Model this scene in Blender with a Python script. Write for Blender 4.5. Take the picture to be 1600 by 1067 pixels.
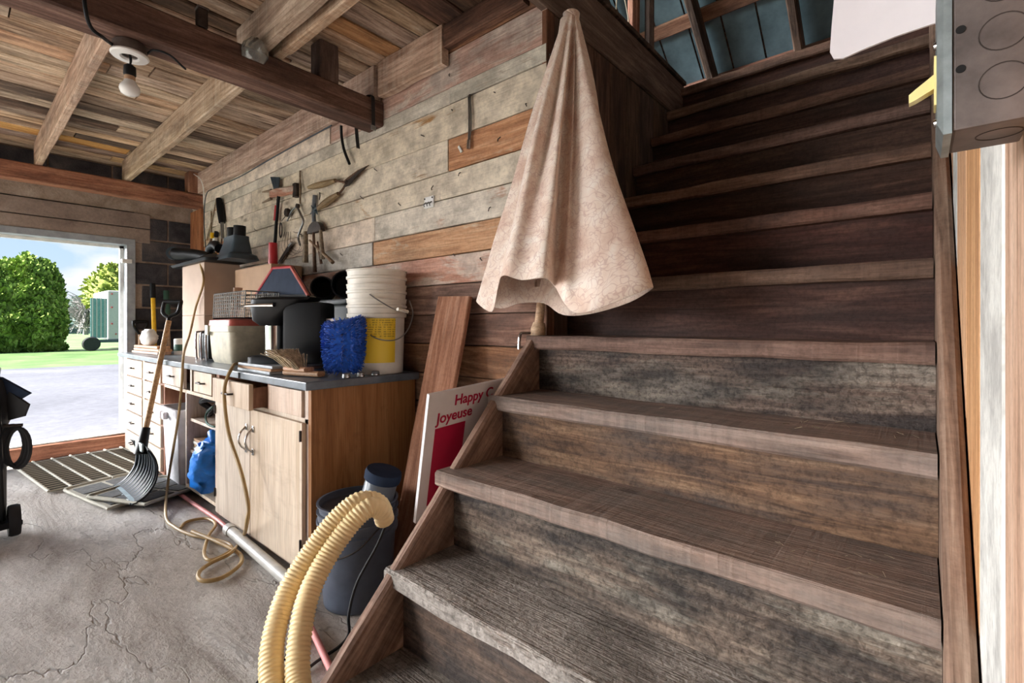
import bpy, bmesh, math, random
from mathutils import Vector, Matrix, noise
random.seed(11)
R = math.radians
scene = bpy.context.scene
for o in list(bpy.data.objects): bpy.data.objects.remove(o)

# ---------------------------------------------------------------- camera, sky, sun, exposure
F, CX, HY, H, YAW = 750.0, 800.0, 508.0, 1.06, R(40.5)      # focal length and horizon in pixels of 1600x1067, eye height, heading
cam_d = bpy.data.cameras.new('camera'); cam = bpy.data.objects.new('camera', cam_d); scene.collection.objects.link(cam)
cam.location = (0, 0, H); cam.rotation_euler = (R(90), 0, YAW)
cam_d.sensor_fit = 'HORIZONTAL'; cam_d.sensor_width = 36.0; cam_d.lens = 36.0 * F / 1600.0
cam_d.shift_y = -(533.5 - HY) / 1600.0; cam_d.clip_start = 0.02; cam_d.clip_end = 400
scene.camera = cam
vs = scene.view_settings
vs.view_transform = 'Standard'; vs.look = 'None'; vs.gamma = 1.0; vs.use_curve_mapping = False
vs.exposure = 0.8
scene.cycles.adaptive_threshold = 0.02; scene.cycles.max_bounces = 8; scene.cycles.diffuse_bounces = 4; scene.cycles.glossy_bounces = 3; scene.cycles.transmission_bounces = 6

def lin(c):
    return tuple(((v / 255.0) / 12.92 if v <= 10 else ((v / 255.0 + 0.055) / 1.055) ** 2.4) for v in c[:3]) + (1.0,)

world = bpy.data.worlds.new('sky'); scene.world = world; world.use_nodes = True
def nd(nt, typ, ins=None, **props):
    n = nt.nodes.new(typ)
    for k, v in props.items(): setattr(n, k, v)
    for k, v in (ins or {}).items():
        s = n.inputs[k]
        if isinstance(v, bpy.types.NodeSocket): nt.links.new(v, s)
        else: s.default_value = v
    return n
def ramp(nt, fac, stops, interp='LINEAR'):
    n = nt.nodes.new('ShaderNodeValToRGB'); cr = n.color_ramp; cr.interpolation = interp
    while len(cr.elements) < len(stops): cr.elements.new(0.5)
    for e, (p, c) in zip(cr.elements, stops):
        e.position = p; e.color = c if len(c) == 4 else tuple(c) + (1.0,)
    nt.links.new(fac, n.inputs[0]); return n.outputs[0]
def mixc(nt, fac, a, b, mode='MIX'):
    n = nt.nodes.new('ShaderNodeMix'); n.data_type = 'RGBA'; n.blend_type = mode
    for s, v in ((n.inputs[0], fac), (n.inputs[6], a), (n.inputs[7], b)):
        if isinstance(v, bpy.types.NodeSocket): nt.links.new(v, s)
        else: s.default_value = v
    return n.outputs[2]
def mth(nt, op, a, b=0.0, clamp=False):
    n = nt.nodes.new('ShaderNodeMath'); n.operation = op; n.use_clamp = clamp
    for s, v in ((n.inputs[0], a), (n.inputs[1], b)):
        if isinstance(v, bpy.types.NodeSocket): nt.links.new(v, s)
        else: s.default_value = v
    return n.outputs[0]
def make_sky():
    nt = world.node_tree; nt.nodes.clear()
    tc = nd(nt, 'ShaderNodeTexCoord')
    sep = nd(nt, 'ShaderNodeSeparateXYZ', {0: tc.outputs['Generated']})
    base = ramp(nt, sep.outputs[2], [(0.0, lin((226, 238, 250))), (0.10, lin((200, 226, 252))), (0.45, lin((150, 198, 245))), (1.0, lin((110, 170, 232)))])
    mp = nd(nt, 'ShaderNodeMapping', {0: tc.outputs['Generated'], 'Scale': (1, 1, 2.6), 'Location': (0.35, 0.12, 0.1)})
    nz = nd(nt, 'ShaderNodeTexNoise', {0: mp.outputs[0], 'Scale': 4.2, 'Detail': 7.0, 'Roughness': 0.5})
    cl = ramp(nt, nz.outputs[0], [(0.52, (0, 0, 0)), (0.62, (1, 1, 1))])
    col = mixc(nt, cl, base, (1.0, 1.0, 1.0, 1.0))
    bg = nd(nt, 'ShaderNodeBackground', {0: col, 1: 0.62})
    out = nd(nt, 'ShaderNodeOutputWorld'); nt.links.new(bg.outputs[0], out.inputs[0])
make_sky()
def sun(name, to, strength, angle, col=(1, 1, 1)):
    d = bpy.data.lights.new(name, 'SUN'); d.energy = strength; d.angle = R(angle); d.color = col
    o = bpy.data.objects.new(name, d); scene.collection.objects.link(o)
    o.rotation_euler = Vector(to).to_track_quat('-Z', 'Y').to_euler(); o.location = (-8, -8, 9)
sun('sun', (0.12, 0.74, -0.66), 17.0, 1.0, (1.0, 0.95, 0.90))
sun('horizon_fill_sun', (0.78, 0.60, -0.07), 12.0, 56, (0.97, 0.98, 1.0))  # added wide low sun, soft fill through the openings on top of the sky

# ---------------------------------------------------------------- helpers
WM = {}
def link(o, parent, M):
    scene.collection.objects.link(o); WM[o] = M.copy()
    if parent is not None:
        o.parent = parent; o.matrix_basis = WM[parent].inverted() @ M
    else: o.matrix_basis = M
    return o
def tag(o, label=None, cat=None, group=None, kind=None):
    if label: o['label'] = label
    if cat: o['category'] = cat
    if group: o['group'] = group
    if kind: o['kind'] = kind
    return o
def thing(name, label, cat, loc, group=None):
    o = bpy.data.objects.new(name, None); o.empty_display_size = 0.05
    link(o, None, Matrix.Translation(Vector(loc))); return tag(o, label, cat, group)
def setting(name, label, loc=(0, 0, 0)):
    o = bpy.data.objects.new(name, None); o.empty_display_size = 0.05
    link(o, None, Matrix.Translation(Vector(loc))); return tag(o, label, kind='structure')
def PX(x, y, X=None, Y=None, Z=None, d=None):
    """point of the place seen at picture position x, y on a known real plane or at a known depth"""
    u, v = (x - CX) / F, (HY - y) / F
    D = Vector((-math.sin(YAW) + math.cos(YAW) * u, math.cos(YAW) + math.sin(YAW) * u, v))
    if X is not None: d = X / D.x
    elif Y is not None: d = Y / D.y
    elif Z is not None: d = (Z - H) / D.z
    return Vector((0, 0, H)) + D * d

def smooth_path(pts, n=6):
    pts = [Vector(p) for p in pts]
    if len(pts) < 3: return pts
    P = [pts[0] * 2 - pts[1]] + pts + [pts[-1] * 2 - pts[-2]]; out = []
    for i in range(1, len(P) - 2):
        a, b, c, d = P[i - 1:i + 3]
        for k in range(n):
            t = k / n
            out.append(0.5 * ((2 * b) + (c - a) * t + (2 * a - 5 * b + 4 * c - d) * t * t + (3 * b - a - 3 * c + d) * t ** 3))
    out.append(pts[-1]); return out
class MB:
    def __init__(s): s.v = []; s.f = []
    def add(s, vs, fs):
        k = len(s.v); s.v += [Vector(v) for v in vs]; s.f += [tuple(i + k for i in f) for f in fs]; return s
    def box(s, c, size, M=None, ch=0.0):
        c = Vector(c); hx, hy, hz = (q / 2 for q in size)
        if ch <= 0:
            vs = [Vector((x, y, z)) for x in (-hx, hx) for y in (-hy, hy) for z in (-hz, hz)]
            fs = [(0, 1, 3, 2), (4, 6, 7, 5), (0, 4, 5, 1), (2, 3, 7, 6), (0, 2, 6, 4), (1, 5, 7, 3)]
        else:
            bm = bmesh.new(); bmesh.ops.create_cube(bm, size=1.0)
            for v in bm.verts: v.co = Vector((v.co.x * 2 * hx, v.co.y * 2 * hy, v.co.z * 2 * hz))
            bmesh.ops.bevel(bm, geom=bm.edges[:], offset=min(ch, 0.49 * min(size)), segments=2, affect='EDGES', profile=0.6)
            bm.verts.index_update()
            vs = [v.co.copy() for v in bm.verts]; fs = [tuple(v.index for v in f.verts) for f in bm.faces]; bm.free()
        if M is not None: vs = [M.to_3x3() @ v for v in vs]
        return s.add([v + c for v in vs], fs)
    def bb(s, x0, x1, y0, y1, z0, z1, ch=0.0):
        return s.box(((x0 + x1) / 2, (y0 + y1) / 2, (z0 + z1) / 2), (abs(x1 - x0), abs(y1 - y0), abs(z1 - z0)), None, ch)
    def loft(s, rings, closed=True, cap=True):
        n = len(rings[0]); vs = [v for r in rings for v in r]; fs = []
        for i in range(len(rings) - 1):
            for j in range(n if closed else n - 1):
                k = (j + 1) % n
                fs.append((i * n + j, i * n + k, (i + 1) * n + k, (i + 1) * n + j))
        if cap and closed:
            fs.append(tuple(reversed(range(n)))); fs.append(tuple((len(rings) - 1) * n + j for j in range(n)))
        return s.add(vs, fs)
    def tube(s, pts, r, n=8, sm=0, cap=True):
        pts = smooth_path(pts, sm) if sm else [Vector(p) for p in pts]
        rad = r if callable(r) else (lambda t: r)
        rings = []; up = None; N = len(pts)
        for i, p in enumerate(pts):
            t = (pts[min(i + 1, N - 1)] - pts[max(i - 1, 0)])
            t = t.normalized() if t.length > 1e-9 else Vector((0, 0, 1))
            if up is None: up = Vector((0, 0, 1)) if abs(t.z) < 0.9 else Vector((1, 0, 0))
            a = t.cross(up)
            if a.length < 1e-6: a = t.cross(Vector((0.3, 0.8, 0.5)))
            a.normalize(); b = a.cross(t).normalized(); up = b
            q = rad(i / max(1, N - 1))
            rings.append([p + (a * math.cos(2 * math.pi * k / n) + b * math.sin(2 * math.pi * k / n)) * q for k in range(n)])
        return s.loft(rings, True, cap)
    def lathe(s, prof, c=(0, 0, 0), n=24, M=None, cap=True):
        c = Vector(c); rings = []
        for r, z in prof:
            ring = [Vector((r * math.cos(2 * math.pi * k / n), r * math.sin(2 * math.pi * k / n), z)) for k in range(n)]
            if M is not None: ring = [M.to_3x3() @ v for v in ring]
            rings.append([v + c for v in ring])
        if not cap: rings.append(rings[0])
        return s.loft(rings, True, cap)
    def prism(s, poly, d):
        """poly: list of world points, d: extrusion vector"""
        d = Vector(d); a = [Vector(p) for p in poly]
        return s.loft([a, [p + d for p in a]])
    def build(s, name, mat, parent=None, smooth=False, kind=None):
        lo = Vector((min(v.x for v in s.v), min(v.y for v in s.v), min(v.z for v in s.v)))
        hi = Vector((max(v.x for v in s.v), max(v.y for v in s.v), max(v.z for v in s.v)))
        c = (lo + hi) / 2; c.z = lo.z
        me = bpy.data.meshes.new(name); me.from_pydata([v - c for v in s.v], [], s.f); me.update()
        bm = bmesh.new(); bm.from_mesh(me); bmesh.ops.recalc_face_normals(bm, faces=bm.faces[:]); bm.to_mesh(me); bm.free()
        if smooth:
            for p in me.polygons: p.use_smooth = True
            if smooth != 'all':
                try: me.set_sharp_from_angle(angle=R(40))
                except Exception: pass
        if mat: me.materials.append(mat)
        o = bpy.data.objects.new(name, me); link(o, parent, Matrix.Translation(c))
        if kind: o['kind'] = kind
        return o
def board(name, a, b, w, t, up, mat, parent=None, jit=0.003, seg=3, ch=0.004, kind=None):
    """sawn board from a to b; w measured along up, t across; local x runs along the grain"""
    a, b = Vector(a), Vector(b); X = (b - a); L = X.length; X.normalize()
    Yv = Vector(up); Yv = (Yv - X * Yv.dot(X)).normalized(); Zv = X.cross(Yv)
    M = Matrix(((X.x, Yv.x, Zv.x, 0), (X.y, Yv.y, Zv.y, 0), (X.z, Yv.z, Zv.z, 0), (0, 0, 0, 1)))
    M.translation = (a + b) / 2
    rings = []
    for i in range(seg + 1):
        x = -L / 2 + L * i / seg
        j = [random.uniform(-jit, jit) for _ in range(4)]
        y0, y1, z0, z1 = -w / 2 + j[0], w / 2 + j[1], -t / 2 + j[2] * .4, t / 2 + j[3] * .4
        c = min(ch, t * .3)
        rings.append([Vector(q) for q in ((x, y0 + c, z0), (x, y1 - c, z0), (x, y1, z0 + c), (x, y1, z1 - c), (x, y1 - c, z1), (x, y0 + c, z1), (x, y0, z1 - c), (x, y0, z0 + c))])
    m = MB().loft(rings)
    me = bpy.data.meshes.new(name); me.from_pydata(m.v, [], m.f); me.update()
    bm = bmesh.new(); bm.from_mesh(me); bmesh.ops.recalc_face_normals(bm, faces=bm.faces[:]); bm.to_mesh(me); bm.free()
    me.materials.append(mat)
    o = bpy.data.objects.new(name, me); link(o, parent, M)
    if kind: o['kind'] = kind
    return o

# ---------------------------------------------------------------- materials
def new_mat(name):
    m = bpy.data.materials.new(name); m.use_nodes = True; nt = m.node_tree
    return m, nt, nt.nodes['Principled BSDF']
def wood(name, dark, mid, light, stain=None, stain_amt=0.0, paint=None, paint_amt=0.0, saw=0.0, rough=0.8, var=0.35, bump=0.35, knots=1.0, gs=1.0, axis='X', grit=0.2):
    m, nt, bs = new_mat(name)
    tc = nd(nt, 'ShaderNodeTexCoord'); oi = nd(nt, 'ShaderNodeObjectInfo')
    rnd = oi.outputs['Random']
    off = nd(nt, 'ShaderNodeCombineXYZ', {0: mth(nt, 'MULTIPLY', rnd, 37.0), 1: mth(nt, 'MULTIPLY', rnd, 91.3), 2: mth(nt, 'MULTIPLY', rnd, 53.7)})
    v = nd(nt, 'ShaderNodeVectorMath', {0: tc.outputs['Object'], 1: off.outputs[0]}).outputs[0]
    m1 = nd(nt, 'ShaderNodeMapping', {0: v, 'Scale': (1.1 * gs, 13 * gs, 13 * gs) if axis == 'X' else (13 * gs, 13 * gs, 1.1 * gs)}).outputs[0]
    n1 = nd(nt, 'ShaderNodeTexNoise', {0: m1, 'Scale': 1.7, 'Detail': 5.0, 'Roughness': 0.62, 'Distortion': 1.4}).outputs[0]
    m2 = nd(nt, 'ShaderNodeMapping', {0: v, 'Scale': (3.5, 95, 95) if axis == 'X' else (95, 95, 3.5)}).outputs[0]
    n2 = nd(nt, 'ShaderNodeTexNoise', {0: m2, 'Scale': 1.6, 'Detail': 3.0, 'Roughness': 0.6, 'Distortion': 0.4}).outputs[0]
    col = ramp(nt, n1, [(0.30, lin(dark)), (0.50, lin(mid)), (0.70, lin(light))])
    fine = ramp(nt, n2, [(0.32, (0.62, 0.60, 0.58)), (0.52, (1, 1, 1))])
    col = mixc(nt, 0.75, col, fine, 'MULTIPLY')
    h = mth(nt, 'ADD', mth(nt, 'MULTIPLY', n1, 0.6), mth(nt, 'MULTIPLY', n2, 0.6))
    if grit:
        n8 = nd(nt, 'ShaderNodeTexNoise', {0: v, 'Scale': 70.0, 'Detail': 2.0, 'Roughness': 0.75}).outputs[0]
        gr = ramp(nt, n8, [(0.36, (0.35, 0.34, 0.33)), (0.56, (1.08, 1.08, 1.08))])
        h = mth(nt, 'ADD', h, mth(nt, 'MULTIPLY', n8, grit))
    if paint:
        m3 = nd(nt, 'ShaderNodeMapping', {0: v, 'Scale': (1.5, 4.5, 4.5)}).outputs[0]
        n3 = nd(nt, 'ShaderNodeTexNoise', {0: m3, 'Scale': 1.6, 'Detail': 5.0, 'Roughness': 0.64, 'Distortion': 0.6}).outputs[0]
        k = mth(nt, 'ADD', n3, mth(nt, 'MULTIPLY', mth(nt, 'SUBTRACT', n2, 0.5), 0.25))
        t = 1.0 - paint_amt
        msk = ramp(nt, k, [(max(0, 0.2 + 0.55 * t - 0.05), (0, 0, 0)), (min(1, 0.2 + 0.55 * t + 0.05), (1, 1, 1))])
        n4 = nd(nt, 'ShaderNodeTexNoise', {0: v, 'Scale': 9.0, 'Detail': 3.0, 'Roughness': 0.65}).outputs[0]
        pc = mixc(nt, ramp(nt, n4, [(0.35, (0, 0, 0)), (0.6, (1, 1, 1))]), lin(tuple(int(q * .80) for q in paint)), lin(paint))
        pc = mixc(nt, 0.2, pc, fine, 'MULTIPLY')
        col = mixc(nt, mth(nt, 'MULTIPLY', msk, 0.9), col, pc)
        h = mth(nt, 'ADD', h, mth(nt, 'MULTIPLY', msk, 0.35))
    if stain:
        m5 = nd(nt, 'ShaderNodeMapping', {0: v, 'Scale': (1.0, 3.2, 3.2)}).outputs[0]
        n5 = nd(nt, 'ShaderNodeTexNoise', {0: m5, 'Scale': 2.3, 'Detail': 5.0, 'Roughness': 0.7}).outputs[0]
        t = 1.0 - stain_amt
        msk = ramp(nt, n5, [(max(0, 0.25 + 0.5 * t - 0.12), (0, 0, 0)), (min(1, 0.25 + 0.5 * t + 0.12), (1, 1, 1))])
        col = mixc(nt, mth(nt, 'MULTIPLY', msk, 0.85), col, lin(stain))
    if grit: col = mixc(nt, grit, col, gr, 'MULTIPLY')
    if knots:
        m6 = nd(nt, 'ShaderNodeMapping', {0: v, 'Scale': (2.2, 5.5, 5.5)}).outputs[0]
        vo = nd(nt, 'ShaderNodeTexVoronoi', {0: m6, 'Scale': 1.0, 'Randomness': 1.0}).outputs['Distance']
        kn = ramp(nt, vo, [(0.035, (1, 1, 1)), (0.11, (0, 0, 0))])
        col = mixc(nt, mth(nt, 'MULTIPLY', kn, 0.6 * knots), col, lin(tuple(int(q * .45) for q in dark)))
    if saw:
        wv = ramp(nt, nd(nt, 'ShaderNodeTexNoise', {0: nd(nt, 'ShaderNodeMapping', {0: v, 'Rotation': (0, 0, 0.45), 'Scale': (38, 1.6, 1.6)}).outputs[0], 'Scale': 1.4, 'Detail': 3.0, 'Distortion': 0.6}).outputs[0], [(0.42, (0, 0, 0)), (0.6, (1, 1, 1))])
        n7 = nd(nt, 'ShaderNodeTexNoise', {0: v, 'Scale': 3.0, 'Detail': 3.0}).outputs[0]
        s_ = mth(nt, 'MULTIPLY', wv, ramp(nt, n7, [(0.38, (0.15, 0.15, 0.15)), (0.62, (1, 1, 1))]))
        col = mixc(nt, mth(nt, 'MULTIPLY', s_, 0.22 * saw), col, lin(tuple(min(255, int(q * 1.25 + 18)) for q in light)))
        h = mth(nt, 'ADD', h, mth(nt, 'MULTIPLY', s_, 0.45 * saw))
    hs = nd(nt, 'ShaderNodeHueSaturation', {'Hue': mth(nt, 'ADD', 0.49, mth(nt, 'MULTIPLY', mth(nt, 'FRACT', mth(nt, 'MULTIPLY', rnd, 7.31)), 0.02)),
        'Saturation': mth(nt, 'ADD', 0.8, mth(nt, 'MULTIPLY', mth(nt, 'FRACT', mth(nt, 'MULTIPLY', rnd, 13.7)), 0.35)),
        'Value': mth(nt, 'ADD', 1.0 - var * .5, mth(nt, 'MULTIPLY', rnd, var)), 'Color': col})
    bp = nd(nt, 'ShaderNodeBump', {'Strength': bump, 'Distance': 0.012, 'Height': h})
    nt.links.new(hs.outputs[0], bs.inputs['Base Color']); nt.links.new(bp.outputs[0], bs.inputs['Normal'])
    bs.inputs['Roughness'].default_value = rough; bs.inputs['Specular IOR Level'].default_value = 0.25
    return m
def plain(name, col, rough=0.5, metal=0.0, mottle=0.12, sc=14.0, bump=0.05, spec=0.4, trans=0.0, alpha=1.0, sheen=0.0):
    m, nt, bs = new_mat(name)
    tc = nd(nt, 'ShaderNodeTexCoord')
    n1 = nd(nt, 'ShaderNodeTexNoise', {0: tc.outputs['Object'], 'Scale': sc, 'Detail': 6.0, 'Roughness': 0.6})
    c = lin(col); lo = tuple(max(0, q * (1 - mottle * 1.6)) for q in c[:3]); hi = tuple(min(1, q * (1 + mottle)) for q in c[:3])
    nt.links.new(ramp(nt, n1.outputs[0], [(0.32, lo), (0.66, hi)]), bs.inputs['Base Color'])
    if bump:
        nt.links.new(nd(nt, 'ShaderNodeBump', {'Strength': bump, 'Distance': 0.01, 'Height': n1.outputs[0]}).outputs[0], bs.inputs['Normal'])
    bs.inputs['Roughness'].default_value = rough; bs.inputs['Metallic'].default_value = metal
    bs.inputs['Specular IOR Level'].default_value = spec; bs.inputs['Transmission Weight'].default_value = trans
    bs.inputs['Alpha'].default_value = alpha; bs.inputs['Sheen Weight'].default_value = sheen
    return m
def patchy(name, cols, sc, rough=0.95, bump=0.5, fine=60.0, stretch=(1, 1, 1), dist=0.02):
    m, nt, bs = new_mat(name)
    g = nd(nt, 'ShaderNodeNewGeometry')
    v = nd(nt, 'ShaderNodeMapping', {0: g.outputs['Position'], 'Scale': stretch}).outputs[0]
    n1 = nd(nt, 'ShaderNodeTexNoise', {0: v, 'Scale': sc, 'Detail': 9.0, 'Roughness': 0.62, 'Distortion': 0.5}).outputs[0]
    n2 = nd(nt, 'ShaderNodeTexNoise', {0: v, 'Scale': fine, 'Detail': 4.0, 'Roughness': 0.7}).outputs[0]
    k = len(cols); col = ramp(nt, n1, [(0.3 + 0.4 * i / (k - 1), lin(c)) for i, c in enumerate(cols)])
    col = mixc(nt, 0.5, col, ramp(nt, n2, [(0.3, (0.55, 0.55, 0.55)), (0.65, (1.1, 1.1, 1.1))]), 'MULTIPLY')
    h = mth(nt, 'ADD', n1, mth(nt, 'MULTIPLY', n2, 0.5))
    nt.links.new(col, bs.inputs['Base Color'])
    nt.links.new(nd(nt, 'ShaderNodeBump', {'Strength': bump, 'Distance': dist, 'Height': h}).outputs[0], bs.inputs['Normal'])
    bs.inputs['Roughness'].default_value = rough; bs.inputs['Specular IOR Level'].default_value = 0.2
    return m
M = {}
M['ceil'] = wood('ceiling_board_wood', (116, 91, 75), (196, 168, 142), (228, 208, 186), (88, 72, 62), 0.36, bump=0.5, var=0.5)
M['ceil_orange'] = wood('orange_board_wood', (160, 112, 70), (208, 160, 110), (228, 188, 140), (90, 70, 56), 0.22)
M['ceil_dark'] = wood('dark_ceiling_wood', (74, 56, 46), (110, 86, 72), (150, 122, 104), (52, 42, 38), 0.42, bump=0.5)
M['joist'] = wood('rough_joist_wood', (134, 108, 90), (184, 156, 134), (216, 194, 174), (112, 92, 80), 0.28, saw=0.6, var=0.25)
M['beam'] = wood('beam_wood', (82, 64, 56), (114, 92, 81), (150, 127, 113), (66, 53, 48), 0.38, var=0.15)
M['beam_red'] = wood('reddish_beam_wood', (120, 74, 54), (158, 104, 78), (184, 132, 102), (84, 56, 46), 0.32, var=0.15)
W = (238, 226, 208)
M['white1'] = wood('whitewashed_board', (150, 106, 74), (184, 138, 100), (205, 164, 128), (150, 136, 116), 0.16, W, 0.79, var=0.18)
M['white2'] = wood('worn_whitewashed_board', (150, 100, 70), (186, 136, 100), (204, 160, 124), (122, 114, 98), 0.34, (224, 215, 196), 0.64, var=0.2)
M['white3'] = wood('grey_whitewashed_board', (140, 112, 90), (170, 142, 116), (190, 166, 140), (146, 138, 124), 0.32, (220, 212, 196), 0.80, var=0.18)
M['orange'] = wood('bare_orange_board', (150, 98, 70), (190, 138, 104), (212, 168, 136), (132, 94, 72), 0.26, (206, 188, 166), 0.22, var=0.15)
M['pink'] = wood('pinkish_board', (160, 118, 98), (196, 156, 134), (214, 180, 160), (140, 108, 92), 0.25, (212, 196, 180), 0.40, var=0.15)
M['brown'] = wood('brown_wall_board', (96, 66, 52), (132, 96, 78), (164, 126, 104), (72, 58, 52), 0.35, var=0.3)
M['tread'] = wood('stair_tread_wood', (100, 80, 68), (140, 114, 98), (170, 144, 126), (112, 102, 94), 0.48, saw=0.4, var=0.2, bump=0.6)
M['riser'] = wood('stair_riser_wood', (62, 48, 42), (106, 82, 68), (140, 114, 96), (66, 60, 58), 0.46, var=0.3, bump=0.6, gs=1.3, grit=0.5)
M['tread_dusty'] = wood('dust_covered_tread_wood', (96, 82, 72), (132, 114, 102), (158, 142, 130), (104, 96, 90), 0.4, (178, 170, 162), 0.62, var=0.1, bump=0.9, grit=0.55, knots=0.3)
M['riser_red_shaded'] = wood('shaded_reddish_riser_wood', (50, 33, 28), (78, 52, 43), (102, 74, 61), (46, 37, 34), 0.42, var=0.25, bump=0.5, grit=0.35)  # reddish wood of the upper steps, darkened to put their shade into the colour
M['tread_red_shaded'] = wood('shaded_reddish_tread_wood', (84, 60, 49), (116, 86, 70), (140, 110, 92), (68, 54, 47), 0.36, grit=0.3, saw=0.25, var=0.2, bump=0.5)  # reddish too, with the upper steps' shade darkened into it
M['riser_mould'] = wood('mouldy_riser_wood', (74, 60, 52), (122, 104, 90), (160, 142, 124), (44, 42, 42), 0.55, (150, 140, 126), 0.35, var=0.15, bump=0.7, grit=0.7)
M['stringer'] = wood('stringer_wood', (104, 80, 64), (146, 118, 98), (180, 154, 132), (84, 70, 60), 0.35, saw=0.2)
M['stairwall'] = wood('dark_stair_wall_wood', (64, 50, 42), (92, 74, 62), (120, 98, 84), (48, 40, 36), 0.4)
M['r_orange'] = wood('fresh_orange_board', (176, 122, 82), (208, 158, 116), (226, 186, 148), (150, 104, 78), 0.18, bump=0.2)
M['r_white'] = wood('white_painted_board', (170, 140, 116), (196, 170, 148), (210, 190, 170), None, 0, (226, 226, 220), 0.97, bump=0.2, knots=0.3)
M['r_pink'] = wood('pinkish_pine_board', (170, 122, 98), (204, 160, 136), (222, 186, 164), (150, 108, 92), 0.2, bump=0.2)
M['ply'] = wood('cabinet_plywood', (184, 162, 140), (206, 186, 166), (218, 202, 184), (172, 152, 134), 0.2, var=0.08, bump=0.08, knots=0, gs=0.5, rough=0.6, axis='Z', grit=0)
M['ply_side'] = wood('cabinet_side_plywood', (134, 94, 68), (156, 112, 84), (170, 126, 96), (126, 88, 66), 0.15, var=0.06, bump=0.05, knots=0, gs=0.5, rough=0.55, axis='Z', grit=0)
M['lumber'] = wood('leaning_lumber', (124, 88, 70), (154, 114, 92), (178, 140, 118), (112, 84, 70), 0.22, var=0.05)
M['handle_wood'] = wood('tool_handle_wood', (150, 112, 80), (190, 150, 112), (208, 172, 136), None, 0, var=0.2, bump=0.1, knots=0, rough=0.5)
M['old_handle'] = wood('old_handle_wood', (92, 76, 58), (128, 108, 86), (158, 138, 112), None, 0, var=0.3, bump=0.15, knots=0, rough=0.6)
def floor_mat():
    m, nt, bs = new_mat('dusty_concrete')
    p = nd(nt, 'ShaderNodeNewGeometry').outputs['Position']
    v = nd(nt, 'ShaderNodeMapping', {0: p, 'Rotation': (0, 0, 0.35), 'Scale': (0.8, 2.4, 1.0)}).outputs[0]
    n1 = nd(nt, 'ShaderNodeTexNoise', {0: v, 'Scale': 1.6, 'Detail': 9.0, 'Roughness': 0.62, 'Distortion': 0.8}).outputs[0]
    n2 = nd(nt, 'ShaderNodeTexNoise', {0: p, 'Scale': 55.0, 'Detail': 5.0, 'Roughness': 0.7}).outputs[0]
    n3 = nd(nt, 'ShaderNodeTexNoise', {0: v, 'Scale': 4.5, 'Detail': 8.0, 'Roughness': 0.72, 'Distortion': 0.15}).outputs[0]
    wob = nd(nt, 'ShaderNodeVectorMath', {0: v, 1: nd(nt, 'ShaderNodeTexNoise', {0: v, 'Scale': 3.0, 'Detail': 4.0}).outputs[1]}).outputs[0]
    vo = nd(nt, 'ShaderNodeTexVoronoi', {0: wob, 'Scale': 0.9}, feature='DISTANCE_TO_EDGE').outputs[0]
    crack = mth(nt, 'MULTIPLY', ramp(nt, vo, [(0.0, (1, 1, 1)), (0.014, (0, 0, 0))]), ramp(nt, n1, [(0.42, (0, 0, 0)), (0.52, (1, 1, 1))]))
    ridge = ramp(nt, mth(nt, 'ABSOLUTE', mth(nt, 'SUBTRACT', n3, 0.5)), [(0.0, (1, 1, 1)), (0.012, (0, 0, 0))])
    ridge = mth(nt, 'MULTIPLY', ridge, ramp(nt, n1, [(0.45, (0, 0, 0)), (0.6, (1, 1, 1))]))
    col = ramp(nt, n1, [(0.3, lin((146, 137, 129))), (0.5, lin((188, 181, 174))), (0.68, lin((214, 209, 203)))])
    col = mixc(nt, 0.45, col, ramp(nt, n2, [(0.3, (0.55, 0.54, 0.53)), (0.62, (1.05, 1.05, 1.05))]), 'MULTIPLY')
    col = mixc(nt, mth(nt, 'MULTIPLY', ramp(nt, n3, [(0.58, (0, 0, 0)), (0.72, (1, 1, 1))]), 0.55), col, lin((112, 100, 88)))
    col = mixc(nt, mth(nt, 'MULTIPLY', ridge, 0.35), col, lin((110, 102, 95)))
    col = mixc(nt, mth(nt, 'MULTIPLY', crack, 0.35), col, lin((90, 82, 76)))
    h = mth(nt, 'ADD', mth(nt, 'ADD', n1, mth(nt, 'MULTIPLY', n2, 0.35)), mth(nt, 'MULTIPLY', mth(nt, 'ADD', mth(nt, 'MULTIPLY', ridge, 0.5), crack), -0.4))
    nt.links.new(col, bs.inputs['Base Color']); bs.inputs['Roughness'].default_value = 0.9; bs.inputs['Specular IOR Level'].default_value = 0.25
    nt.links.new(nd(nt, 'ShaderNodeBump', {'Strength': 0.7, 'Distance': 0.03, 'Height': h}).outputs[0], bs.inputs['Normal'])
    return m
M['floor'] = floor_mat()
M['block'] = patchy('dark_concrete_block', [(46, 46, 52), (74, 72, 76), (104, 98, 96)], 6.0, bump=0.7, fine=130)
M['mortar'] = patchy('smeared_mortar', [(128, 110, 98), (164, 146, 132), (186, 170, 158)], 5.0, bump=0.5, fine=80)
M['lintel'] = patchy('lintel_concrete', [(120, 104, 96), (148, 132, 122), (166, 152, 142)], 2.5, bump=0.25, fine=60)
M['asphalt'] = patchy('driveway_asphalt', [(74, 75, 82), (88, 89, 96), (102, 103, 110)], 0.35, bump=0.2, fine=8)
M['yard'] = patchy('pale_bounce_yard', [(150, 146, 140), (172, 168, 162), (188, 184, 178)], 0.6, bump=0.2, fine=9)
M['grass'] = patchy('lawn', [(66, 92, 52), (86, 112, 66), (106, 130, 84)], 0.8, bump=0.4, fine=14)
M['trim'] = plain('grey_white_door_trim', (150, 156, 162), 0.45, mottle=0.15)
M['metal_track'] = plain('white_metal_strip', (226, 226, 222), 0.35)
M['counter'] = plain('blue_grey_countertop', (96, 104, 112), 0.35, mottle=0.3, sc=7, spec=0.5)
M['steel'] = plain('steel', (150, 150, 150), 0.35, 1.0)
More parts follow.
